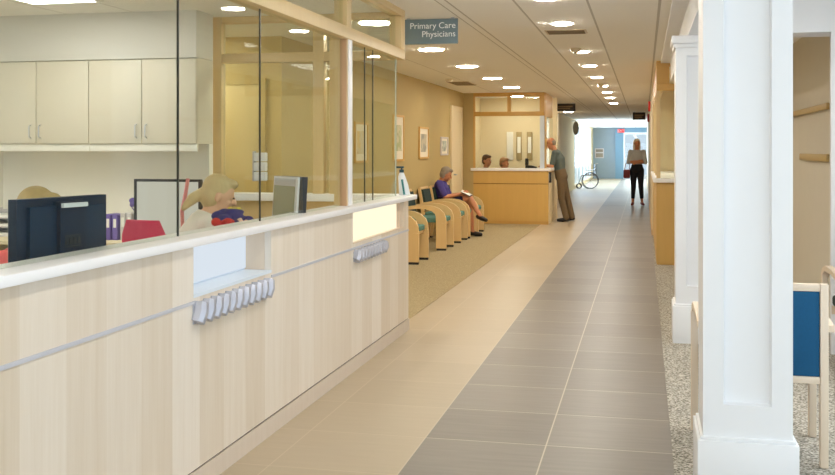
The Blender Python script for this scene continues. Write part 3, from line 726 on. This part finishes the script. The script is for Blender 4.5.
def transom(root, x0, x1, y, z0, z1, mull, fm):
    struct('header', MB().box(x0, x1, y, y + .1, z1 - .07, z1, .003), fm, None, root); struct('header', MB().box(x0, x1, y, y + .1, z0, z0 + .085, .003), fm, None, root)
    for a, b in mull: struct('mullion', MB().box(a, b, y, y + .1, z0 + .085, z1 - .07), fm, None, root)
    xs = [m for m in mull]
    for (a, b), (c, d) in zip(xs, xs[1:]): struct('pane', MB().box(b, c, y + .045, y + .053, z0 + .085, z1 - .07), M['glass'], None, root)
transom(w3, BX0, -1.91, BY, HZ, CZ, ((BX0, BX0 + .03), (-2.64, -2.57), (-2.0, -1.91)), M['booth_plain'])
struct('post', MB().box(BX0, BX0 + .03, BY, BY + .1, 1.105, HZ), M['booth_plain'], None, w3)
struct('post', MB().box(-1.95, -1.90, BY + .1, BY + .4, 1.105, CZ), M['booth_plain'], None, w3)
struct('side_header', MB().box(-1.95, -1.90, BY + .4, 21.4, HZ, CZ), M['booth_plain'], None, w3)
struct('pane', MB().box(BX0 + .03, -2.0, BY + .045, BY + .053, 1.105, HZ), M['glass'], None, w3)
struct('pane_edge', MB().box(-2.0, -1.91, BY + .035, BY + .06, 1.105, HZ), M['bluegl'], None, w3)
struct('pane', MB().box(-1.93, -1.922, BY + .4, 21.8, 1.105, HZ), M['glass'], None, w3)
# narrow boards on the booth back wall
for x, w_, mt, lb in ((-2.86, .07, 'paper', 'white narrow notice on the back wall of the far booth'), (-2.66, .06, 'notice', 'brown narrow notice on the back wall of the far booth'), (-2.43, .06, 'notice', 'brown narrow notice nearest the blue glass edge in the far booth')):
    t = thing('wall_notice', lb, 'notice', (x, 21.8, 1.3)); obj('board', MB().box(x - w_, x + w_, 21.77, 21.799, 1.25, 1.86, .003), M[mt], t); obj('sheet', MB().box(x - w_ * .6, x + w_ * .6, 21.765, 21.77, 1.4, 1.75), M['paper'], t)
ph = thing('desk_telephone', 'black telephone on the counter of the far booth', 'telephone', (-2.3, 20.0, 1.105))
obj('body', MB().prism([(-2.3, 1.105), (-2.08, 1.105), (-2.08, 1.13), (-2.2, 1.16), (-2.3, 1.16)], 'y', 19.85, 20.02), M['black'], ph)
obj('handset', MB().box(-2.31, -2.25, 19.88, 19.98, 1.16, 1.3, .015), M['black'], ph)
hs = thing('wall_handset', 'dark handset hanging on the side of the far counter in front of the man', 'handset', (BX1, 19.85, .9))
obj('handset', MB().box(BX1 + .001, BX1 + .05, 19.78, 19.86, .82, 1.03, .01), M['black'], hs); obj('cradle', MB().box(BX1, BX1 + .012, 19.76, 19.88, .86, 1.0), M['grey_pl'], hs)

# ------------------------------------------------------------------ right booth
RX = .154; RY = 13.1
rb = thing('reception_counter', 'maple reception counter behind the second white column at right', 'reception counter', (.8, RY, 0))
obj('front_panel', MB().box(RX, 1.54, RY, RY + .04, .02, 1.05), M['booth'], rb)
obj('side_panel', MB().box(RX, RX + .04, RY + .04, 17.55, .02, 1.05), M['booth'], rb)
obj('base', MB().box(RX + .006, 1.54, RY + .006, 17.55, 0, .02), M['booth_plain'], rb)
obj('counter_top', MB().box(RX - .04, 1.54, RY - .04, RY + .4, 1.05, 1.105, .006).box(RX - .04, RX + .4, RY + .4, 17.55, 1.05, 1.105, .006), M['ledge'], rb)
w7 = sroot('window_7', 'maple framed glazing above the right reception counter')
transom(w7, RX, 1.54, RY, 2.22, CZ, ((RX, RX + .16), (.85, .92), (1.48, 1.54)), M['booth_plain'])
struct('post', MB().box(RX, RX + .05, RY, RY + .06, 1.105, 2.22), M['frame'], None, w7)
struct('pane', MB().box(RX + .05, 1.54, RY + .03, RY + .038, 1.105, 2.22), M['glass'], None, w7)
struct('side_header', MB().box(RX, RX + .08, RY + .1, 17.6, 2.22, CZ), M['booth_plain'], None, w7)
struct('pane', MB().box(RX + .03, RX + .038, RY + .06, 17.6, 1.105, 2.22), M['glass'], None, w7)
for y in (14.6, 16.1, 17.55): struct('post', MB().box(RX, RX + .06, y - .03, y + .03, 1.105, 2.22), M['frame'], None, w7)
struct('wall_right_booth', MB().box(1.56, 1.66, 13.5, 17.7, 0, CZ), M['cream'])
struct('wall_booth_end', MB().box(.4, 1.56, 17.62, 17.72, 0, CZ), M['cream'])

# ------------------------------------------------------------------ far corridor things
pq = thing('wall_plaque', 'framed plaque on the grey teal end wall', 'plaque', (-2.0, 52, 1.2))
obj('frame', MB().box(-2.45, -2.0, 51.95, 51.999, 1.05, 1.55, .005), M['palegrey'], pq); obj('print', MB().box(-2.4, -2.05, 51.945, 51.95, 1.1, 1.3).box(-2.4, -2.05, 51.945, 51.95, 1.36, 1.5), M['greyhair'], pq)
cl = thing('wall_sign', 'dark oval bracket sign on the left wall past the far counter', 'wall sign', (-2.55, 36.5, 2.2))
obj('arm', MB().box(-2.549, -2.38, 36.48, 36.52, 2.5, 2.53), M['steel'], cl)
obj('panel', MB().loft([[(-2.4 + .11 * math.cos(t * PI / 10), y, 2.25 + .25 * math.sin(t * PI / 10)) for t in range(20)] for y in (36.48, 36.52)]), M['greyhair'], cl)
wcx, wcy = -2.0, 38.6
wch = thing('wheelchair', 'wheelchair standing by the bright windows at the far end of the corridor', 'wheelchair', (wcx, wcy, 0))
for s in (-1, 1):
    y = wcy + s * .28; n = 28
    wh = obj('wheel', MB().tube([(wcx + .3 * math.cos(t * 2 * PI / n), y, .3 + .3 * math.sin(t * 2 * PI / n)) for t in range(n + 1)], .016, 8), M['tyre'], wch)
    sp = MB()
    for k in range(8): sp.cyl((wcx, y, .3), (wcx + .29 * math.cos(k * PI / 4), y, .3 + .29 * math.sin(k * PI / 4)), .004, n=6)
    obj('spoke', sp, M['chrome'], wh)
    obj('caster', MB().tube([(wcx - .42 + .09 * math.cos(t * PI / 8), y * 1 - s * .05, .09 + .09 * math.sin(t * PI / 8)) for t in range(17)], .015, 8), M['rubber'], wch)
    obj('frame', MB().tube([(wcx + .28, y - s * .04, .95), (wcx + .2, y - s * .04, .92), (wcx + .2, y - s * .04, .5), (wcx - .32, y - s * .04, .5), (wcx - .45, y - s * .04, .15)], .014, 8).tube([(wcx + .2, y - s * .04, .7), (wcx - .2, y - s * .04, .7), (wcx - .22, y - s * .04, .5)], .014, 8), M['chrome'], wch)
obj('seat', MB().box(wcx - .28, wcx + .2, wcy - .23, wcy + .23, .49, .53, .01), M['blackcloth'], wch); obj('backrest', MB().box(wcx + .19, wcx + .22, wcy - .23, wcy + .23, .53, .9, .006), M['blackcloth'], wch)

# ------------------------------------------------------------------ people
def remesh(mb, name, mat, parent, vox=.008, smooth=4, label=None):
    me = mb.mesh(name, mat, parent_loc(parent)); tmp = bpy.data.objects.new('t', me); COL.objects.link(tmp)
    r = tmp.modifiers.new('r', 'REMESH'); r.mode = 'VOXEL'; r.voxel_size = vox; r.use_smooth_shade = True
    if smooth: s_ = tmp.modifiers.new('s', 'SMOOTH'); s_.factor = .5; s_.iterations = smooth
    dg = bpy.context.evaluated_depsgraph_get(); out = bpy.data.meshes.new_from_object(tmp.evaluated_get(dg))
    COL.objects.unlink(tmp); bpy.data.objects.remove(tmp)
    out.name = name; out.materials.clear(); out.materials.append(mat)
    for p in out.polygons: p.use_smooth = True
    o = link(bpy.data.objects.new(name, out), parent)
    if label: o['label'] = label
    return o
def lumps(c, R, n, mat, name, seed, sq=.7):
    random.seed(seed); m = MB()
    for i in range(n):
        a, b = random.random() * 6.28, random.random()
        m.ell((c[0] + R[0] * b * math.cos(a), c[1] + R[1] * b * math.sin(a), c[2] + (random.random() - .4) * R[2]), tuple(r * (.28 + .25 * random.random()) for r in R), u=12, v=8)
    return remesh(m, name, mat, bun, .006, 2)
lumps((-2.16, 5.06, 1.095), (.085, .11, .055), 22, M['cobalt'], 'blue_cloth', 3)
lumps((-2.13, 4.84, 1.075), (.05, .06, .045), 10, M['brightred'], 'red_cloth', 5)
lumps((-2.09, 4.98, 1.07), (.03, .045, .035), 8, M['peach'], 'peach_cloth', 6)
lumps((-2.2, 5.13, 1.135), (.03, .07, .02), 9, M['yellow'], 'yellow_cloth', 8)
def torso_rings(mb, pts, side, grow=0):
    rings = []
    for i, (p, hw, hd) in enumerate(pts):
        a = V(pts[max(i - 1, 0)][0]); b = V(pts[min(i + 1, len(pts) - 1)][0]); d = (b - a).normalized()
        s = (side - d * side.dot(d)).normalized(); f = d.cross(s)
        rings.append([V(p) + s * (hw + grow) * math.cos(t * PI / 10) + f * (hd + grow) * math.sin(t * PI / 10) for t in range(20)])
    mb.loft(rings)
def hand(mb, w, d, n, sidev):
    d = V(d).normalized(); n = V(n); n = (n - d * n.dot(d)).normalized(); s = d.cross(n) * sidev
    mb.ell(w + d * .05, (.04, .05, .016), (s, d, n)); mb.cap(w, w + d * .03, .026, .026)
    for i, L in enumerate((.034, .04, .037, .028)):
        b0 = w + d * .085 + s * (i - 1.5) * -.021; b1 = b0 + d * L + n * .01; b2 = b1 + d * L * .6 + n * .022
        mb.cap(b0, b1, .0095, .009, 8); mb.cap(b1, b2, .009, .008, 8)
    t0 = w + d * .025 + s * .03; t1 = t0 + s * .03 + d * .03 + n * .01; t2 = t1 + d * .03 + n * .012
    mb.cap(t0, t1, .012, .011, 8); mb.cap(t1, t2, .011, .009, 8)
def person(label, base, J, look, hair, mats, vox=.008, scale=1.0, female=True, sleeve=.5, leg_cover=1.0, low_top=True, shoe='shoe'):
    """J: joints in world space. look: unit vector of the face; mats: skin, hair, top, bottom"""
    P = {k: V(v) for k, v in J.items()}
    r = thing('person', label, 'person', base)
    f = V(look).normalized(); up = (V((0, 0, 1)) - f * f.z); up = (P['head'] - P['neck']).normalized() * .5 + up.normalized() * .5; up = (up - f * up.dot(f)).normalized(); rt = f.cross(up)
    c = P['head']; side = (P['shl'] - P['shr']).normalized()
    hipc = (P['hipl'] + P['hipr']) / 2
    body = MB()
    sw = .9 if female else 1.12
    sp = [(hipc - (P['neck'] - hipc).normalized() * .06, .12, .09), (hipc, .165, .115), (hipc.lerp(P['neck'], .3), .135 * sw, .1), (P['chest'].lerp(hipc, .25), .15 * sw, .11), (P['chest'], .165 * sw, .12), (P['chest'].lerp(P['neck'], .6), .15 * sw, .085), (P['neck'], .06, .058)]
    torso_rings(body, sp, side)
    body.cap(P['neck'] - up * .03, c - up * .06 - f * .015, .056, .05)
    body.ell(c + up * .02 - f * .01, (.073, .092, .098), (rt, f, up), 20, 14)
    body.ell(c - up * .05 + f * .028, (.054, .06, .062), (rt, f, up), 16, 10)
    body.ell(c - up * .1 + f * .05, (.026, .025, .02), (rt, f, up), 12, 8)
    body.cap(c + f * .086 + up * .012, c + f * .105 - up * .022, .009, .014, 8)
    for s in (-1, 1):
        body.ell(c + rt * s * .076 - f * .012 - up * .012, (.012, .02, .032), (rt, f, up), 10, 8)
        body.ell(c + rt * s * .034 + f * .062 - up * .028, (.024, .022, .022), (rt, f, up), 10, 8)
    A = {}
    for k, s in (('l', 1), ('r', -1)):
        sh, el, wr = P['sh' + k], P['el' + k], P['wr' + k]
        body.cap(P['chest'].lerp(P['neck'], .5) + side * s * .09, sh, .06, .058); body.cap(sh, el, .05, .04); body.cap(el, wr, .041, .027)
        hd = P.get('hd' + k, (wr - el).normalized()); hn = P.get('hn' + k, V((0, 0, -1)))
        hand(body, wr, hd, hn, s)
        hp, kn, an = P['hip' + k], P['kn' + k], P['an' + k]
        body.cap(hp, kn, .085, .056); body.cap(kn, an.lerp(kn, .65), .055, .052); body.cap(an.lerp(kn, .65), an, .052, .035)
        to = P['to' + k]
        body.cap(an, an.lerp(to, .3) - V((0, 0, .03)), .034, .034); body.cap(an.lerp(to, .3) - V((0, 0, .035)), to, .032, .024)
    remesh(body, 'body', M[mats[0]], r, vox)
    # clothes
    t = MB(); g = .013; sp2 = sp[1:] if low_top else sp[2:]
    torso_rings(t, [(p, w_ * (1.0 if i < len(sp2) - 1 else 1.12), d_) for i, (p, w_, d_) in enumerate(sp2)], side, g)
    for k, s in (('l', 1), ('r', -1)):
        sh, el, wr = P['sh' + k], P['el' + k], P['wr' + k]
        t.cap(P['chest'].lerp(P['neck'], .5) + side * s * .09, sh, .07, .07)
        if sleeve <= 1: t.cap(sh, sh.lerp(el, sleeve), .066, .06)
        else: t.cap(sh, el, .066, .056); t.cap(el, el.lerp(wr, sleeve - 1), .056, .042)
    remesh(t, 'top', M[mats[2]], r, vox * 1.2)
    b = MB(); torso_rings(b, [(p, w_, d_) for p, w_, d_ in sp[:3]], side, .016)
    for k in 'lr':
        hp, kn, an = P['hip' + k], P['kn' + k], P['an' + k]
        b.cap(hp, hp.lerp(kn, min(1, leg_cover * 2)), .1, .1 - .032 * min(1, leg_cover * 2))
        if leg_cover > .5: b.cap(kn, kn.lerp(an, leg_cover * 2 - 1), .07, .064 if leg_cover > .95 else .052)
    remesh(b, 'trousers' if leg_cover > .5 else 'shorts', M[mats[3]], r, vox * 1.2)
    for k in 'lr':
        an, to = P['an' + k], P['to' + k]; d = (to - an); dn = d.normalized()
        s_ = MB(); s_.cap(an - V((0, 0, .035)) - V((dn.x, dn.y, 0)) * .03, an.lerp(to, .45) - V((0, 0, .025)), .04, .042); s_.cap(an.lerp(to, .45) - V((0, 0, .025)), to, .042, .032)
        remesh(s_, 'shoe', M[shoe], r, vox)
    # face
    e = MB()
    for s in (-1, 1): e.ell(c + rt * s * .032 + f * .083 + up * .008, (.011, .007, .006), (rt, f, up), 10, 8)
    obj('eyes', e, M['eye'], r); obj('mouth', MB().ell(c + f * .089 - up * .058, (.022, .008, .006), (rt, f, up), 10, 8), M['lip'], r)
    h = MB()
    if hair == 'bald': h.ell(c - f * .035 + up * .005, (.079, .078, .07), (rt, f, up))
    else:
        h.ell(c + up * .042 - f * .026, (.083, .092, .088), (rt, f, up), 18, 12); h.ell(c - f * .045 - up * .01, (.08, .068, .085), (rt, f, up), 16, 10)
        h.ell(c + f * .045 + up * .088, (.06, .045, .03), (rt, f, up), 12, 8)
    if hair == 'long':
        for s in (-1, 1): h.cap(c + rt * s * .068 - f * .02 + up * .03, c + rt * s * .075 - f * .03 - up * .15, .03, .03)
        h.ell(c - f * .06 - up * .1, (.085, .045, .1), (rt, f, up), 14, 10)
    if hair == 'bob':
        for s in (-1, 1): h.cap(c + rt * s * .07 - f * .02 + up * .02, c + rt * s * .072 - f * .02 - up * .06, .026, .024)
    if hair == 'pony':
        p0 = c - f * .105 - up * .01
        h.cap(c - f * .08 + up * .0, p0, .04, .03); h.cap(p0, p0 - f * .04 - up * .05, .03, .036); h.cap(p0 - f * .04 - up * .05, p0 - f * .075 - up * .12, .036, .018)
    remesh(h, 'hair', M[mats[1]], r, vox)
    if hair == 'pony':
        obj('hair_tie', MB().ell(c - f * .108 - up * .012, (.03, .018, .036), (rt, f, up)), M['black'], r)
    return r
def office_chair(label, x, y, rz, fab, backz=1.06, bw=.235):
    c = thing('office_chair', label, 'office chair', (x, y, .004), rz)
    obj('seat', MB().box(-.24, .24, -.24, .24, .42, .49, .03), fab, c, world=False)
    m = MB(); rings = []
    for k in range(7):
        a = k / 6; z = .56 + (backz - .56) * a; w_ = bw - .05 * (2 * a - 1) ** 4; dpt = -.25 - .05 * a
        rings.append([V((dpt + (.035 if abs(t) < 9 else .035) * math.cos(t * PI / 8) + .04 * (math.sin(t * PI / 8)) ** 2, w_ * math.sin(t * PI / 8), z)) for t in range(16)])
    m.loft(rings); obj('backrest', m, fab, c, world=False)
    obj('post', MB().cyl((0, 0, .1), (0, 0, .42), .03).bar((-.05, 0, .43), (-.27, 0, .44), .05, .02).bar((-.27, 0, .43), (-.29, 0, .7), .05, .02), M['black'], c, world=False)
    for k in range(5):
        a = k * 2 * PI / 5; q = (.29 * math.cos(a), .29 * math.sin(a))
        l = obj('leg', MB().bar((0, 0, .11), (q[0], q[1], .075), .045, .03), M['black'], c, world=False)
        obj('caster', MB().cyl((q[0] - .02 * math.sin(a), q[1] + .02 * math.cos(a), .03), (q[0] + .02 * math.sin(a), q[1] - .02 * math.cos(a), .03), .03, n=12).cyl((q[0], q[1], .03), (q[0], q[1], .08), .01), M['black'], l, world=False)
    return c
def seated(hx, hy, fw, head, lean=.06, seat=.55, sh=.98, neckz=None, arms=None, side_w=.17):
    """a seated skeleton: hips at (hx, hy), fw unit facing vector in plan"""
    f = V((fw[0], fw[1], 0)).normalized(); s = V((-f.y, f.x, 0)); H = V((hx, hy, seat)); hd = V(head)
    neck = hd - V((0, 0, .15)) - f * .03 if neckz is None else V((hd.x - f.x * .06, hd.y - f.y * .06, neckz))
    chest = H.lerp(neck, .68) - f * .015
    J = dict(head=hd, neck=neck, chest=chest)
    for k, q in (('l', 1), ('r', -1)):
        shd = chest.lerp(neck, .55) + s * q * side_w; J['sh' + k] = shd
        J['el' + k] = shd - V((0, 0, .25)) + f * .1 + s * q * .03; J['wr' + k] = J['el' + k] + f * .22 + V((0, 0, .02)) - s * q * .05
        J['hip' + k] = H + s * q * .09; J['kn' + k] = H + s * q * .1 + f * .42 + V((0, 0, -.02)); J['an' + k] = V((J['kn' + k].x + f.x * .03, J['kn' + k].y + f.y * .03, .09)); J['to' + k] = J['an' + k] + f * .15 - V((0, 0, .055))
    return J, f, s
# woman with pony tail
office_chair('crimson office chair behind the woman with a pony tail', -2.68, 5.36, math.radians(80), M['crimson'], 1.07, .16)
J, f_, s_ = seated(-2.64, 5.46, (.8, .6), (-2.48, 5.58, 1.19), seat=.64, neckz=1.088)
person('person with blonde pony tail and white top seated behind the desk glass', (-2.64, 5.46, .0), J, (.85, .45, -.3), 'pony', ('skin', 'blonde', 'whitecloth', 'blackcloth'), .008, sleeve=.9)
# person behind the navy monitor
office_chair('salmon office chair mostly hidden behind the navy monitor', -3.02, 3.98, 0, M['salmon'], 1.0)
J, f_, s_ = seated(-2.9, 4.02, (1, 0), (-2.74, 4.14, 1.165), seat=.56, side_w=.19)
person('blonde person in a salmon red top hidden behind the navy monitor', (-2.9, 3.98, 0), J, (1, 0, -.25), 'bob', ('skin', 'blonde2', 'salmon', 'blackcloth'), .008, sleeve=1.6)
# reading woman
J, f_, s_ = seated(-3.3, 16.6, (1, 0), (-3.26, 16.6, 1.055), seat=.575, neckz=.95)
J['chest'] = V((-3.36, 16.6, .83)); J['neck'] = V((-3.34, 16.6, .95))
for k, q in (('l', 1), ('r', -1)):
    J['sh' + k] = V((-3.35, 16.6 + q * .165, .89)); J['el' + k] = V((-3.24, 16.6 + q * .2, .68)); J['wr' + k] = V((-3.02, 16.6 + q * .09, .72)); J['hd' + k] = V((1, -q * .2, .25)); J['hn' + k] = V((0, -q, .5))
    J['hip' + k] = V((-3.3, 16.6 + q * .09, .565))
J['knl'] = V((-2.88, 16.7, .57)); J['anl'] = V((-2.83, 16.68, .1)); J['tol'] = V((-2.68, 16.66, .045))
J['knr'] = V((-2.86, 16.58, .665)); J['anr'] = V((-2.68, 16.5, .39)); J['tor'] = V((-2.56, 16.46, .30))
person('grey haired person in violet shirt reading with crossed legs by the tan wall', (-3.3, 16.6, 0), J, (.9, 0, -.42), 'bob', ('skin_r', 'greyhair', 'violet', 'navycloth'), .008, sleeve=.8, leg_cover=.33)
mg = thing('open_book', 'open white book held by the seated reader', 'book', (-2.9, 16.6, .74))
obj('page_block', MB().bar((-2.91, 16.46, .735), (-2.91, 16.6, .755), .17, .008, (.4, 0, .9)).bar((-2.91, 16.6, .755), (-2.91, 16.74, .735), .17, .008, (.4, 0, .9)), M['paper'], mg)
obj('cover', MB().bar((-2.904, 16.455, .722), (-2.904, 16.6, .743), .18, .005, (.4, 0, .9)).bar((-2.904, 16.6, .743), (-2.904, 16.745, .722), .18, .005, (.4, 0, .9)), M['navycloth'], mg)
# standing man leaning on the counter
def shift(d, **J): return {k: tuple(a + b for a, b in zip(v, d)) for k, v in J.items()}
def man():
    J = shift((-.05, .2, 0), head=(-1.82, 20.5, 1.60), neck=(-1.74, 20.5, 1.46), chest=(-1.665, 20.5, 1.27), hipl=(-1.60, 20.41, .9), hipr=(-1.60, 20.59, .9),
             shl=(-1.72, 20.31, 1.40), shr=(-1.70, 20.69, 1.40), ell=(-1.78, 20.26, 1.13), elr=(-1.76, 20.74, 1.13), wrl=(-1.93, 20.36, 1.15), wrr=(-1.93, 20.62, 1.15),
             knl=(-1.60, 20.4, .48), knr=(-1.50, 20.62, .49), anl=(-1.5, 20.38, .09), anr=(-1.40, 20.62, .09), tol=(-1.66, 20.36, .035), tor=(-1.56, 20.63, .035))
    J['hdl'] = V((-1, .2, -.1)); J['hdr'] = V((-1, -.2, -.1))
    return person('man in grey green shirt and brown trousers leaning on the far counter', (-1.6, 20.5, 0), J, (-.95, -.1, -.3), 'bald', ('skin_r', 'greyhair', 'greygreen', 'khaki'), .009, female=False, sleeve=.75, leg_cover=1.0)
man()
# standing woman far down the corridor, arms folded
def woman():
    x, y = -.18, 27.0
    J = dict(head=(x, y - .01, 1.64), neck=(x, y, 1.47), chest=(x, y, 1.29), hipl=(x + .09, y, .93), hipr=(x - .09, y, .93),
             shl=(x + .165, y, 1.41), shr=(x - .165, y, 1.41), ell=(x + .22, y - .04, 1.14), elr=(x - .22, y - .04, 1.14), wrl=(x - .02, y - .17, 1.13), wrr=(x + .02, y - .155, 1.17),
             knl=(x + .1, y - .02, .51), knr=(x - .09, y - .01, .51), anl=(x + .13, y, .1), anr=(x - .11, y, .1), tol=(x + .17, y - .13, .035), tor=(x - .13, y - .14, .035))
    J['hdl'] = V((-1, .1, .1)); J['hdr'] = V((1, .1, .1)); J['hnl'] = V((0, 1, 0)); J['hnr'] = V((0, 1, 0))
    return person('blonde woman in grey top and black cropped trousers standing far down the corridor', (x, y, 0), J, (.25, -.95, -.05), 'long', ('skin_r', 'palehair', 'greytop', 'blackcloth'), .009, sleeve=1.2, leg_cover=.86, shoe='shoe_r')
woman()
hb = thing('handbag', 'dark red handbag hanging at the side of the standing woman', 'bag', (-.45, 26.95, .7))
obj('bag', MB().box(-.53, -.36, 26.86, 27.0, .72, .95, .03), M['bag'], hb); obj('strap', MB().tube([(-.5, 26.93, .94), (-.47, 26.94, 1.1), (-.4, 26.95, 1.16), (-.36, 26.95, 1.1), (-.38, 26.93, .94)], .009, 8), M['bag'], hb)
# two heads in the far booth
J, a, b = seated(-3.2, 20.5, (.8, -.6), (-3.15, 20.38, 1.245), seat=.53)
person('dark haired person seated at the left inside the far booth', (-3.2, 20.5, 0), J, (.85, -.45, -.1), 'short', ('skin_d', 'brownhair', 'whitecloth', 'blackcloth'), .01, sleeve=.8)
J, a, b = seated(-2.93, 21.1, (.9, -.4), (-2.88, 21.05, 1.185), seat=.5)
person('light brown haired person seated behind the middle of the far booth counter', (-2.93, 21.1, 0), J, (.9, -.3, -.1), 'short', ('skin_r', 'ltbrown', 'greytop', 'blackcloth'), .01, sleeve=.8)
office_chair('dark office chair of the left worker in the far booth', -3.14, 20.56, -.6, M['navycloth'], .95)
office_chair('dark office chair of the right worker in the far booth', -3.02, 21.14, -.4, M['navycloth'], .95)

# ------------------------------------------------------------------ daylight and camera
def area(name, loc, rot, sx, sy, power, color):
    l = bpy.data.lights.new(name, 'AREA'); l.shape = 'RECTANGLE'; l.size = sx; l.size_y = sy; l.energy = power; l.color = color
    o = bpy.data.objects.new(name, l); link(o); o.location = loc; o.rotation_euler = rot; return o
COOL = (.82, .875, 1.0)
area('added_bay_daylight', (2.6, 2.85, 1.5), (0, PI / 2, 0), 1.9, 6.6, 80, COOL)          # daylight lamp added outside the unseen right bay window, pointing -X
area('added_entrance_daylight', (-.9, -3.5, 1.1), (PI / 2 + .35, 0, 0), 5.2, 2.3, 170, COOL)      # daylight lamp added outside the unseen entrance glazing, pointing +Y
area('far_window_daylight', (-3.2, 44, 1.2), (0, -PI / 2 - .95, 0), 2.3, 12, 1100, (.56, .73, 1.0))
area('end_door_daylight', (-.4, 52.8, 1.3), (-PI / 2, 0, 0), 1.2, 2.2, 60, (.85, .93, 1.0))
wd = bpy.data.worlds.new('World'); scene.world = wd; wd.use_nodes = True
bg = wd.node_tree.nodes['Background']; bg.inputs[0].default_value = rgb(214, 230, 250); bg.inputs[1].default_value = 1.1

cam = bpy.data.cameras.new('camera'); co = bpy.data.objects.new('camera', cam); link(co)
co.location = (0, 0, 1.465); co.rotation_euler = (PI / 2, 0, math.atan(.2265))
cam.sensor_fit = 'HORIZONTAL'; cam.sensor_width = 36; cam.lens = 1000 / 835 * 36; cam.shift_y = -87.5 / 835; cam.clip_start = .05; cam.clip_end = 200
scene.camera = co
vs = scene.view_settings; vs.view_transform = 'Standard'; vs.look = 'None'; vs.exposure = -0.1; vs.gamma = 1.0; vs.use_curve_mapping = False
try:
    scene.cycles.use_denoising = True; scene.cycles.max_bounces = 10; scene.cycles.diffuse_bounces = 6; scene.cycles.transparent_max_bounces = 16
    scene.cycles.sample_clamp_indirect = 6
except Exception: pass
